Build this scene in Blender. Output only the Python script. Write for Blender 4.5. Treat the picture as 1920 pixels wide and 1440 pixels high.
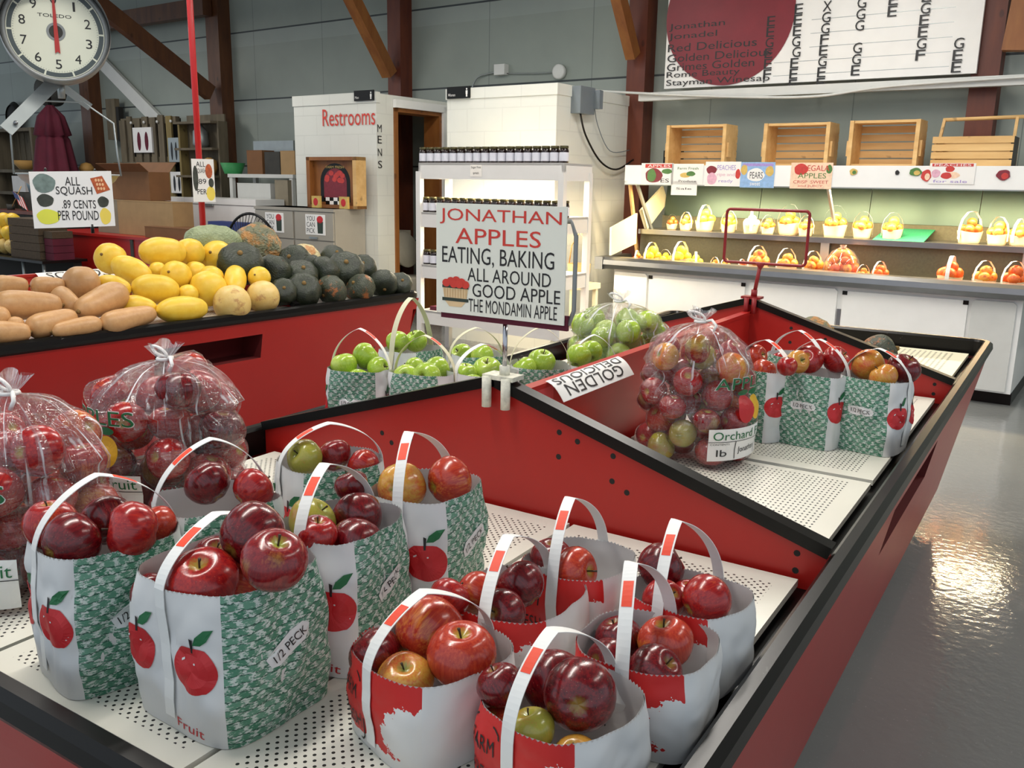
import bpy, math, random
import numpy as np
from mathutils import Vector, Matrix, noise, Quaternion
for o in list(bpy.data.objects): bpy.data.objects.remove(o)
scene = bpy.context.scene
COL = scene.collection
random.seed(11)
pi = math.pi
SHORT = {'G1': 'the far left basket-print bag',
 'G2': 'the nearest half-peck bag',
 'G3': 'the bag before the second plastic bag',
 'G4': 'the second-row bag with slanted label',
 'G5': 'the rearmost bag against the red gable',
 'G6': 'the right basket-print bag',
 'L1': 'the leftmost green-apple bag',
 'L2': 'the tall-handled green-apple bag',
 'L3': 'the second green-apple bag from the left',
 'L4': 'the green-apple bag left of the sign rod',
 'L5': 'the green-apple bag behind the sign rod',
 'L6': 'the green-apple bag right of the sign rod',
 'L7': 'the green-apple bag behind the golden label',
 'M1': 'the bag half behind the tall plastic bag',
 'M2': 'the second half-peck bag from the right',
 'M3': 'the right-end half-peck bag',
 'M4': 'the rear hidden half-peck bag',
 'W1': 'the four-apple red-topped bag',
 'W2': 'the bag at the bottom edge',
 'W3': 'the middle short bag',
 'W4': 'the rearmost short bag',
 'W5': 'the second short bag along the rail',
 'W6': 'the plain white bag beside the rail'}
BAGS = {'G1': (-0.085, -0.905, -14, 0.085, 0.095, 0.205, -0.02, 0, 0.085, 'green', 'half-peck bag with green basket print at far left of the front row'),
 'G2': (0.14, -0.872, -2, 0.105, 0.098, 0.205, -0.02, 0, 0.065, 'green', 'large half-peck bag with red apple print nearest on the left side'),
 'G3': (-0.08, -0.715, -22, 0.088, 0.09, 0.205, 0, 0, 0.1, 'green', 'half-peck bag standing in front of the tied plastic bag'),
 'G4': (0.155, -0.675, 10, 0.085, 0.095, 0.205, -0.02, 0, 0.088, 'green', 'half-peck bag with slanted green label in the second row'),
 'G5': (-0.072, -0.455, -30, 0.088, 0.09, 0.205, 0, 0, 0.07, 'green', 'half-peck bag farthest back against the red gable panel'),
 'G6': (0.165, -0.47, 10, 0.085, 0.09, 0.205, -0.03, 0, 0.092, 'green', 'half-peck bag with two yellowish apples beside the red gable panel'),
 'L1': (-0.6, 0.215, -66, 0.08, 0.08, 0.205, 0, 0, 0.11, 'green', 'leftmost bag of green apples behind the gable panel'),
 'L2': (-0.67, 0.53, 0, 0.08, 0.095, 0.205, 0, 0, 0.16, 'green', 'bag of green apples with the tallest cream handle'),
 'L3': (-0.425, 0.285, -74, 0.08, 0.085, 0.205, 0, 0, 0.1, 'green', 'second bag of green apples from the left, with a white handle'),
 'L4': (-0.3, 0.385, -24, 0.085, 0.085, 0.205, 0, 0, 0.075, 'green', 'bag of green apples just left of the sign rod'),
 'L5': (-0.46, 0.585, -37, 0.08, 0.08, 0.205, 0, 0, 0.08, 'green', 'bag of green apples behind the sign rod row'),
 'L6': (-0.215, 0.56, -53, 0.085, 0.085, 0.205, 0, 0, 0.11, 'green', 'bag of green apples right of the sign rod'),
 'L7': (-0.125, 0.72, -53, 0.07, 0.07, 0.19, 0, 0, 0.09, 'green', 'bag of green apples behind the upside-down golden label'),
 'M1': (0.33, 0.93, -112, 0.078, 0.085, 0.205, 0, 0, 0.08, 'green', 'half-peck bag half hidden behind the tall plastic bag'),
 'M2': (0.475, 0.945, -97, 0.078, 0.085, 0.205, 0, 0, 0.095, 'green', 'half-peck bag standing second from the right in the far tray'),
 'M3': (0.628, 0.985, -101, 0.08, 0.088, 0.205, 0, 0, 0.08, 'green', 'half-peck bag at the right end beside the black rail'),
 'M4': (0.36, 1.17, -110, 0.078, 0.085, 0.205, 0, 0, 0.08, 'green', 'half-peck bag hidden at the back with only its handle clear'),
 'W1': (0.415, -0.775, -18, 0.09, 0.09, 0.12, -0.02, 0, 0.07, 'red', 'red and white bag with four big apples, left of the short bags'),
 'W2': (0.612, -0.775, -12, 0.085, 0.085, 0.115, -0.02, 0, 0.08, 'red', 'red and white bag cut off by the bottom edge of the photo'),
 'W3': (0.425, -0.575, 4, 0.085, 0.095, 0.12, -0.02, 0, 0.085, 'red', 'red and white bag in the middle of the short bags'),
 'W4': (0.44, -0.415, 2, 0.08, 0.085, 0.12, -0.02, 0, 0.1, 'red', 'red and white bag at the back of the short bags'),
 'W5': (0.645, -0.6, 2, 0.085, 0.08, 0.12, -0.03, 0, 0.105, 'red', 'red and white bag second from the front by the black rail'),
 'W6': (0.64, -0.44, -12, 0.085, 0.075, 0.125, -0.03, 0, 0.105, 'red', 'plain white bag side-on beside the black rail')}
APPLES = {'G1': [[-0.147, -0.952, 1.009, 0.0373, 'r', 'bright red apple at the left rim'], [-0.104, -0.891, 1.006, 0.0382, 'd', 'dark red apple at the back'],
        [-0.072, -0.967, 1.007, 0.0404, 'd', 'dark red apple at the front left'], [-0.023, -0.904, 1.014, 0.0413, 'r', 'bright red apple at the front right'],
        [-0.052, -0.844, 0.994, 0.0306, 'o', 'orange-red apple at the right rim']],
 'G2': [[0.162, -0.848, 1.033, 0.0437, 'd', 'dark red apple topmost, at the back'],
        [0.261, -0.899, 1.037, 0.0417, 'm', 'red and green apple topmost, leaning over the front rim'],
        [0.151, -0.924, 0.989, 0.047, 'r', 'bright red apple at the front, stem up'], [0.134, -0.853, 0.958, 0.0341, 'o', 'orange-red apple wedged in the middle'],
        [0.071, -0.838, 0.968, 0.034, 'd', 'dark red apple deep at the back'], [0.061, -0.939, 0.953, 0.028, 'd', 'dark red apple under the handle at the left']],
 'G3': [[-0.108, -0.704, 1.01, 0.0382, 'd', 'dark red apple at the left'], [-0.038, -0.671, 1.005, 0.0353, 'r', 'bright red apple at the right']],
 'G4': [[0.124, -0.699, 0.994, 0.0374, 'g', 'yellow-green apple at the left'], [0.154, -0.629, 0.985, 0.0403, 'd', 'dark red apple at the back right'],
        [0.202, -0.686, 0.971, 0.04, 'd', 'dark red apple at the front right'], [0.175, -0.741, 0.998, 0.0311, 'r', 'bright red apple at the front left'],
        [0.108, -0.592, 1.018, 0.028, 'd', 'dark red apple at the very back']],
 'G5': [[-0.099, -0.492, 1.003, 0.0337, 'g', 'yellow-green apple at the left'], [-0.086, -0.428, 0.993, 0.0327, 'm', 'red and green apple in the middle'],
        [-0.023, -0.416, 0.982, 0.0303, 'r', 'bright red apple at the right']],
 'G6': [[0.13, -0.492, 0.991, 0.0424, 'b', 'yellow and red apple at the left, calyx forward'],
        [0.19, -0.433, 0.998, 0.0428, 'o', 'orange-red apple at the right, striped']],
 'L1': [[-0.638, 0.19, 1.0, 0.0375, 'G', 'green apple at the left'], [-0.623, 0.263, 1.017, 0.0397, 'G', 'green apple topmost'],
        [-0.573, 0.182, 0.963, 0.0384, 'G', 'green apple at the front'], [-0.56, 0.244, 0.992, 0.033, 'G', 'green apple at the right']],
 'L2': [[-0.712, 0.512, 1.012, 0.037, 'G', 'green apple at the left'], [-0.693, 0.583, 1.008, 0.0376, 'G', 'green apple at the right']],
 'L3': [[-0.393, 0.253, 0.987, 0.0406, 'G', 'green apple at the front'], [-0.42, 0.331, 0.991, 0.0379, 'G', 'green apple at the back right'],
        [-0.467, 0.253, 0.977, 0.0356, 'G', 'green apple at the left'], [-0.488, 0.316, 0.988, 0.0335, 'G', 'green apple at the back left']],
 'L4': [[-0.321, 0.44, 0.983, 0.0429, 'G', 'green apple at the right'], [-0.296, 0.332, 0.955, 0.0381, 'G', 'green apple at the front'],
        [-0.348, 0.371, 0.98, 0.0329, 'G', 'green apple in the middle']],
 'L5': [[-0.51, 0.58, 0.983, 0.0364, 'G', 'green apple at the left'], [-0.439, 0.589, 0.988, 0.036, 'G', 'green apple at the right']],
 'L6': [[-0.249, 0.526, 0.982, 0.0371, 'G', 'green apple at the left'], [-0.236, 0.601, 0.993, 0.0411, 'G', 'green apple at the right']],
 'L7': [[-0.156, 0.683, 1.007, 0.0382, 'G', 'green apple at the left'], [-0.154, 0.758, 1.009, 0.0358, 'G', 'green apple at the right']],
 'M1': [[0.291, 0.968, 1.016, 0.035, 'o', 'orange-red apple at the back'], [0.331, 0.918, 0.986, 0.0359, 'o', 'orange-red apple at the front']],
 'M2': [[0.446, 0.964, 1.024, 0.0416, 'r', 'bright red apple in the middle'], [0.509, 1.014, 1.024, 0.0402, 'r', 'bright red apple at the right'],
        [0.432, 0.892, 1.028, 0.0332, 'b', 'yellow and red apple at the left'], [0.42, 0.833, 1.023, 0.028, 'r', 'bright red apple at the left rim']],
 'M3': [[0.598, 1.021, 1.019, 0.0457, 'b', 'yellow and red apple at the left'], [0.692, 1.016, 1.02, 0.0462, 'd', 'dark red apple at the right'],
        [0.655, 0.943, 1.005, 0.0381, 'b', 'yellow and red apple at the front']],
 'M4': [[0.314, 1.143, 0.975, 0.0302, 'r', 'bright red apple inside']],
 'W1': [[0.347, -0.81, 0.893, 0.0353, 'd', 'dark red apple behind the handle'], [0.387, -0.745, 0.91, 0.047, 'o', 'orange-red apple at the back, standing tall'],
        [0.466, -0.78, 0.916, 0.0446, 'o', 'orange-red apple at the right rim'], [0.415, -0.831, 0.886, 0.0366, 'b', 'yellow and red apple at the front, stem toward us'],
        [0.367, -0.673, 0.924, 0.0303, 'r', 'bright red apple low at the back']],
 'W2': [[0.576, -0.733, 0.891, 0.0408, 'd', 'dark red apple behind the handle'], [0.637, -0.779, 0.918, 0.0432, 'd', 'dark red apple topmost, calyx facing forward'],
        [0.545, -0.81, 0.915, 0.0283, 'd', 'dark red apple at the left rim'], [0.548, -0.819, 0.861, 0.028, 'o', 'orange-red apple at the front left'],
        [0.603, -0.831, 0.888, 0.028, 'g', 'yellow-green apple right of the handle foot'],
        [0.659, -0.825, 0.869, 0.028, 'b', 'yellow and red apple lowest at the front']],
 'W3': [[0.373, -0.609, 0.907, 0.032, 'o', 'orange-red apple behind the handle'], [0.419, -0.56, 0.914, 0.0371, 'd', 'dark red apple at the back, stem sideways'],
        [0.433, -0.634, 0.903, 0.0353, 'd', 'dark red apple at the front']],
 'W4': [[0.395, -0.428, 0.904, 0.0353, 'd', 'dark red apple at the left'], [0.458, -0.463, 0.91, 0.0388, 'o', 'orange-red apple at the right, striped']],
 'W5': [[0.593, -0.578, 0.884, 0.0338, 'd', 'dark red apple at the back left'], [0.609, -0.641, 0.884, 0.0328, 'd', 'dark red apple at the front left'],
        [0.66, -0.574, 0.9, 0.0378, 'o', 'orange-red apple at the right'], [0.675, -0.643, 0.895, 0.0356, 'd', 'dark red apple at the front right']],
 'W6': [[0.581, -0.413, 0.931, 0.0365, 'd', 'dark red apple topmost'], [0.678, -0.472, 0.927, 0.0353, 'r', 'bright red apple at the right rim'],
        [0.615, -0.481, 0.911, 0.0311, 'r', 'bright red apple at the front left'], [0.634, -0.428, 0.899, 0.0289, 'r', 'bright red apple in the middle']]}
PACKS = {'P1': ((-0.475, -0.81, 0.79),
        [[-0.018, 0.115, 0.043, 0.043], [-0.104, -0.054, 0.043, 0.043], [0.051, -0.105, 0.043, 0.043], [0.106, 0.052, 0.042, 0.042], [-0.108, 0.042, 0.041, 0.041],
         [0.062, -0.019, 0.04, 0.04], [-0.024, -0.014, 0.044, 0.044], [-0.033, -0.109, 0.067, 0.045], [0.036, 0.053, 0.087, 0.042], [0.12, -0.015, 0.095, 0.04],
         [-0.054, 0.055, 0.104, 0.044], [0.046, -0.052, 0.118, 0.046], [-0.063, -0.043, 0.121, 0.045], [0.1, 0.073, 0.134, 0.04], [-0.003, 0.116, 0.142, 0.045],
         [-0.02, -0.106, 0.169, 0.045], [-0.111, 0.017, 0.157, 0.04], [0.011, 0.026, 0.166, 0.045], [0.098, -0.009, 0.173, 0.041], [-0.064, 0.078, 0.189, 0.041],
         [0.069, -0.088, 0.199, 0.046], [-0.091, -0.052, 0.207, 0.045], [0.074, 0.067, 0.211, 0.042], [-0.001, -0.03, 0.236, 0.045], [-0.001, 0.1, 0.244, 0.046],
         [-0.098, 0.024, 0.247, 0.04], [0.089, -0.02, 0.258, 0.045]],
        0.381),
 'P2': ((-0.55, -0.45, 0.79),
        [[0.108, 0.07, 0.045, 0.045], [-0.01, -0.128, 0.044, 0.044], [0.018, 0.125, 0.047, 0.047], [-0.127, -0.007, 0.046, 0.046], [-0.089, 0.09, 0.045, 0.045],
         [0.092, -0.081, 0.046, 0.046], [-0.036, -0.041, 0.045, 0.045], [0.024, 0.028, 0.047, 0.047], [0.121, -0.005, 0.101, 0.049], [-0.094, -0.073, 0.105, 0.044],
         [-0.061, 0.026, 0.1, 0.044], [0.031, -0.043, 0.11, 0.049], [0.064, 0.093, 0.122, 0.047], [-0.028, 0.122, 0.126, 0.044], [-0.025, -0.13, 0.131, 0.044],
         [-0.112, -0.009, 0.171, 0.05], [0.102, -0.08, 0.155, 0.044], [0.004, 0.033, 0.168, 0.05], [0.113, 0.046, 0.19, 0.049], [-0.077, 0.088, 0.195, 0.048],
         [-0.029, -0.067, 0.192, 0.044], [0.054, -0.039, 0.214, 0.043], [0.013, 0.117, 0.22, 0.049], [0.027, -0.121, 0.23, 0.043], [-0.056, 0.011, 0.246, 0.046],
         [-0.087, -0.075, 0.258, 0.044], [0.056, 0.04, 0.268, 0.048], [-0.049, 0.093, 0.289, 0.047], [0.098, -0.045, 0.291, 0.046]],
        0.38),
 'P3': ((0.24, 0.62, 0.79),
        [[-0.1, 0.069, 0.037, 0.037], [-0.048, -0.109, 0.039, 0.039], [0.054, 0.108, 0.038, 0.038], [-0.113, -0.034, 0.041, 0.041], [0.081, -0.085, 0.042, 0.042],
         [0.121, 0.006, 0.036, 0.036], [-0.022, 0.064, 0.041, 0.041], [0.046, 0.018, 0.037, 0.037], [-0.025, -0.025, 0.039, 0.039], [0.012, -0.116, 0.086, 0.037],
         [0.09, 0.061, 0.085, 0.037], [0.047, -0.033, 0.098, 0.042], [-0.077, 0.029, 0.097, 0.04], [0.001, 0.114, 0.103, 0.041], [-0.068, -0.068, 0.106, 0.042],
         [0.122, -0.035, 0.122, 0.037], [0.002, 0.035, 0.112, 0.039], [0.071, -0.106, 0.128, 0.036], [-0.07, 0.106, 0.133, 0.036], [-0.127, -0.012, 0.137, 0.036],
         [0.081, 0.022, 0.146, 0.036], [0.072, 0.1, 0.149, 0.04], [-0.011, -0.033, 0.154, 0.038], [-0.018, -0.118, 0.154, 0.037], [-0.051, 0.037, 0.17, 0.038],
         [-0.084, -0.088, 0.182, 0.038], [0.076, -0.052, 0.184, 0.042], [-0.006, 0.121, 0.183, 0.04], [0.025, 0.026, 0.201, 0.042], [-0.119, -0.01, 0.212, 0.039],
         [0.103, 0.049, 0.214, 0.04], [0.011, -0.098, 0.221, 0.039], [-0.072, 0.09, 0.225, 0.04], [0.042, 0.098, 0.242, 0.039], [-0.044, -0.036, 0.23, 0.042],
         [0.103, -0.038, 0.26, 0.041], [-0.021, 0.041, 0.269, 0.042], [-0.102, 0.025, 0.281, 0.041], [-0.053, -0.097, 0.28, 0.038], [0.018, -0.032, 0.281, 0.039],
         [0.079, 0.034, 0.286, 0.037], [0.032, -0.1, 0.312, 0.038], [0.003, 0.104, 0.31, 0.037]],
        0.408),
 'P4': ((-0.22, 1.08, 0.79),
        [[0.039, -0.124, 0.042, 0.042], [-0.051, -0.119, 0.043, 0.043], [0.125, -0.044, 0.039, 0.039], [0.053, 0.119, 0.042, 0.042], [-0.124, -0.045, 0.04, 0.04],
         [-0.038, 0.125, 0.041, 0.041], [0.116, 0.065, 0.038, 0.038], [-0.123, 0.038, 0.039, 0.039], [-0.038, 0.039, 0.043, 0.043], [0.056, 0.01, 0.043, 0.043],
         [-0.004, -0.052, 0.063, 0.042], [0.133, 0.015, 0.098, 0.041], [-0.093, 0.085, 0.095, 0.04], [0.089, -0.088, 0.097, 0.041], [-0.083, -0.007, 0.099, 0.042],
         [0.022, 0.069, 0.096, 0.038], [0.092, 0.103, 0.11, 0.039], [-0.001, -0.123, 0.116, 0.042], [-0.101, -0.085, 0.115, 0.039], [-0.018, 0.133, 0.121, 0.041],
         [0.05, -0.02, 0.125, 0.042], [-0.019, 0.022, 0.141, 0.038], [-0.128, 0.04, 0.154, 0.042], [-0.018, -0.055, 0.157, 0.039], [0.125, -0.051, 0.158, 0.038],
         [0.078, 0.047, 0.164, 0.04], [-0.075, 0.102, 0.178, 0.043], [0.048, 0.123, 0.175, 0.042], [0.06, -0.107, 0.173, 0.042], [-0.069, -0.109, 0.181, 0.038],
         [-0.124, -0.04, 0.176, 0.04], [-0.068, 0.009, 0.2, 0.038], [0.059, -0.022, 0.207, 0.041], [0.011, 0.052, 0.209, 0.041], [0.003, -0.122, 0.23, 0.04],
         [0.115, 0.047, 0.236, 0.041], [-0.024, -0.043, 0.237, 0.04], [-0.029, 0.118, 0.248, 0.043], [-0.114, 0.035, 0.261, 0.042], [0.081, -0.091, 0.252, 0.041],
         [-0.107, -0.056, 0.253, 0.04], [0.043, 0.082, 0.276, 0.039], [0.029, 0.005, 0.277, 0.039], [0.115, -0.021, 0.279, 0.04]],
        0.377)}
SQUASH = [['butternut', -2.787, 0.755, 1.025, 0.202, 0.977, -0.067, 0.081, 0.08, 'tan butternut squash end-on with a round scar, topmost of the tan pile'],
 ['butternut', -2.628, 0.745, 0.957, -0.297, 0.938, 0.181, 0.153, 0.068, 'tan butternut squash slanting upward with a stubby stem, beside the yellow squash'],
 ['butternut', -2.686, 0.446, 0.967, 0.23, 0.97, -0.081, 0.137, 0.064, 'long tan butternut squash lying level across the left pile'],
 ['butternut', -2.84, 0.465, 1.038, 0.26, 0.961, -0.096, 0.069, 0.044, 'pale tan butternut squash at the upper left of the pile'],
 ['butternut', -2.806, 0.609, 1.026, 0.097, 0.995, -0.014, 0.075, 0.043, 'tan butternut squash behind the end-on one'],
 ['butternut', -2.689, 0.618, 0.968, 0.891, 0.107, -0.442, 0.075, 0.048, 'narrow pale neck of butternut squash under the end-on one'],
 ['butternut', -2.564, 0.473, 0.901, -0.158, 0.981, 0.113, 0.12, 0.053, 'tan butternut squash sloping down to the black rail at left'],
 ['butternut', -2.51, 0.545, 0.876, 0.001, 0.999, 0.035, 0.115, 0.041, 'tan butternut squash with a ringed scar resting on the rail'],
 ['butternut', -2.509, 0.795, 0.884, -0.084, 0.993, 0.077, 0.145, 0.054, 'tan butternut squash lying along the rail next to the bright yellow one'],
 ['butternut', -2.546, 0.284, 0.885, 0.219, 0.973, -0.075, 0.076, 0.048, 'tan butternut squash at the bottom left corner on the rail'],
 ['butternut', -2.652, 0.295, 0.935, 0.153, 0.987, -0.042, 0.048, 0.047, 'tan butternut squash cut off at the left edge'],
 ['butternut', -2.594, 0.334, 0.907, 0.665, 0.68, -0.309, 0.033, 0.032, 'small tan butternut squash between two larger ones at far left'],
 ['spaghetti', -2.987, 1.043, 1.111, 0.398, -0.852, 0.341, 0.079, 0.077, 'round yellow squash standing alone at the top left of the yellow heap'],
 ['spaghetti', -2.912, 1.289, 1.133, 0.196, 0.978, -0.064, 0.124, 0.077, 'large long yellow squash topmost in the heap'],
 ['spaghetti', -2.937, 1.475, 1.119, 0.398, -0.852, 0.341, 0.078, 0.077, 'yellow squash end-on behind the topmost long one'],
 ['spaghetti', -2.918, 1.639, 1.09, 0.398, -0.852, 0.341, 0.09, 0.088, 'round yellow squash beside the red pole'],
 ['spaghetti', -2.823, 1.042, 1.061, 0.838, 0.363, -0.407, 0.108, 0.065, 'pale yellow squash slanting down under the round one'],
 ['spaghetti', -2.668, 1.057, 0.982, 0.3, 0.947, -0.117, 0.116, 0.072, 'bright yellow squash lying level in the middle of the heap'],
 ['spaghetti', -2.51, 1.082, 0.895, 0.126, 0.992, -0.028, 0.133, 0.064, 'deep yellow squash lying on the black rail'],
 ['spaghetti', -2.751, 0.895, 1.004, 0.738, 0.577, -0.349, 0.081, 0.05, 'yellow squash at the left of the heap beside the butternuts'],
 ['spaghetti', -2.611, 0.921, 0.917, 0.625, 0.726, -0.287, 0.085, 0.051, 'yellow squash behind the butternut on the rail'],
 ['spaghetti', -2.841, 1.2, 1.052, 0.536, 0.81, -0.24, 0.043, 0.042, 'small deep yellow squash under the long topmost one'],
 ['spaghetti', -2.739, 1.231, 1.029, 0.398, -0.852, 0.341, 0.077, 0.075, 'yellow squash end-on in the centre of the heap'],
 ['spaghetti', -2.842, 1.427, 1.021, 0.6, 0.752, -0.273, 0.062, 0.061, 'yellow squash right of centre under the topmost pair'],
 ['spaghetti', -2.725, 1.433, 1.0, 0.398, -0.852, 0.341, 0.067, 0.066, 'pinkish yellow squash behind the round orange-yellow one'],
 ['spaghetti', -2.625, 1.329, 0.965, -0.292, 0.94, 0.179, 0.092, 0.09, 'round orange-yellow squash above the rail'],
 ['spaghetti', -2.626, 1.505, 0.995, 0.671, -0.649, -0.358, 0.134, 0.057, 'upright yellow squash at the right of the heap'],
 ['pale', -2.495, 1.367, 0.897, 0.087, 0.996, -0.008, 0.094, 0.092, 'pale blotchy tan squash by the rail'],
 ['pale', -2.504, 1.576, 0.909, 0.1, 0.995, -0.015, 0.086, 0.084, 'pale yellow squash with a brown scar at the divider'],
 ['spaghetti', -2.584, 1.629, 1.0, 0.398, -0.852, 0.341, 0.06, 0.059, 'small round yellow squash among the dark green ones'],
 ['spaghetti', -2.617, 1.201, 0.947, -0.182, 0.975, 0.125, 0.05, 0.049, 'yellow squash deep behind the bright one on the rail'],
 ['spaghetti', -2.921, 1.765, 1.075, 0.841, -0.326, -0.432, 0.048, 0.047, 'small yellow squash peeping out right of the red pole'],
 ['hubbard', -3.042, 1.722, 1.166, 0.279, 0.954, -0.106, 0.169, 0.088, 'long pale grey-green squash lying at the back of the heap'],
 ['hubbardo', -3.02, 2.01, 1.112, 0.73, -0.564, -0.385, 0.146, 0.144, 'huge warty squash with an orange crown at the top of the green heap'],
 ['buttercup', -2.731, 1.635, 1.062, 0.814, 0.43, -0.392, 0.115, 0.113, 'large dark green squash below the huge warty one'],
 ['hubbardc', -2.85, 2.211, 1.029, 0.236, 0.968, -0.084, 0.112, 0.109, 'orange and cream squash at the back of the green heap'],
 ['buttercup', -2.679, 1.813, 1.004, 0.398, -0.852, 0.341, 0.097, 0.095, 'dark green squash right behind the small round yellow one'],
 ['buttercup', -2.757, 2.054, 1.048, 0.398, -0.852, 0.341, 0.091, 0.09, 'dark green squash with a tan scar in front of the cream one'],
 ['buttercup', -2.611, 1.96, 0.982, 0.398, -0.852, 0.341, 0.089, 0.088, 'grey-green mottled squash in the middle of the green heap'],
 ['buttercup', -2.498, 1.86, 0.916, 0.398, -0.852, 0.341, 0.093, 0.091, 'striped dark green squash with an orange base patch at the rail'],
 ['scarred', -2.459, 2.039, 0.903, 0.398, -0.852, 0.341, 0.083, 0.081, 'dark green squash with a wide orange patch at the rail'],
 ['scarred', -2.435, 2.251, 0.898, 0.398, -0.852, 0.341, 0.082, 0.081, 'brownish green squash at the rail'],
 ['buttercup', -2.44, 2.46, 0.908, 0.398, -0.852, 0.341, 0.082, 0.08, 'dark green squash near the table corner'],
 ['buttercup', -2.409, 2.582, 0.897, 0.398, -0.852, 0.341, 0.069, 0.068, 'small green squash with a pale crown at the table corner'],
 ['buttercup', -2.594, 2.114, 0.987, 0.398, -0.852, 0.341, 0.091, 0.089, 'nearly black round squash left of the biggest black one'],
 ['buttercup', -2.597, 2.299, 0.989, -0.045, 0.997, 0.057, 0.108, 0.106, 'biggest nearly black squash with a pale rib'],
 ['buttercup', -2.745, 2.358, 1.05, 0.398, -0.852, 0.341, 0.075, 0.074, 'nearly black squash topmost on the right'],
 ['buttercup', -2.611, 2.474, 0.989, 0.398, -0.852, 0.341, 0.079, 0.078, 'dark mottled squash at the upper right'],
 ['buttercup', -2.663, 2.092, 1.021, 0.398, -0.852, 0.341, 0.066, 0.064, 'small black squash beside the cream one'],
 ['buttercup', -2.507, 1.722, 0.921, 0.398, -0.852, 0.341, 0.07, 0.069, 'dark green squash in the corner by the divider']]
TOTES_UP = [(-2.478, 'red tomatoes', 'T', 0.8), (-2.334, 'red and yellow peaches', 'P', 0.95), (-2.157, 'bright yellow peppers', 'Y', 1.35), (-1.914, 'yellow peppers', 'Y', 1.1),
 (-1.698, 'white onions', 'N', 1.1), (-1.551, 'orange peaches', 'P', 0.95), (-1.388, 'peaches', 'P', 1.5), (-1.22, 'peaches', 'P', 1.0),
 (-0.986, 'red and orange peaches', 'P', 1.5), (-0.774, 'pale peaches', 'P', 1.25), (-0.54, 'yellow and pink peaches', 'P', 1.25),
 (0.022, 'red tomatoes and peaches', 'T', 1.4), (0.217, 'red and yellow peaches', 'P', 1.2), (0.358, 'yellow and red peaches', 'P', 1.15)]
TOTES_LOW = [(-2.602, 'peaches', 'P', 0.7), (-2.453, 'yellow peaches', 'Y', 1.1), (-2.333, 'yellow peppers', 'Y', 0.8), (-2.185, 'yellow peppers', 'Y', 1.2),
 (-2.03, 'yellow peppers', 'Y', 0.8), (-1.873, 'pale peaches', 'P', 0.6), (-1.768, 'pale peaches', 'P', 0.6), (-1.622, 'red peaches', 'T', 0.6),
 (-1.488, 'orange peaches', 'P', 1.2), (-1.252, 'orange peaches', 'P', 1.15), (-1.036, 'orange peaches', 'P', 1.1), (-0.881, 'pink peaches', 'P', 0.75),
 (-0.626, 'peaches', 'P', 0.7), (-0.516, 'red peaches', 'T', 0.85), (-0.017, 'red peaches', 'T', 1.2), (0.21, 'yellow and red peaches', 'P', 1.1),
 (0.405, 'red and orange peaches', 'T', 1.15)]
MESHBAG_S = -0.808
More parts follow.
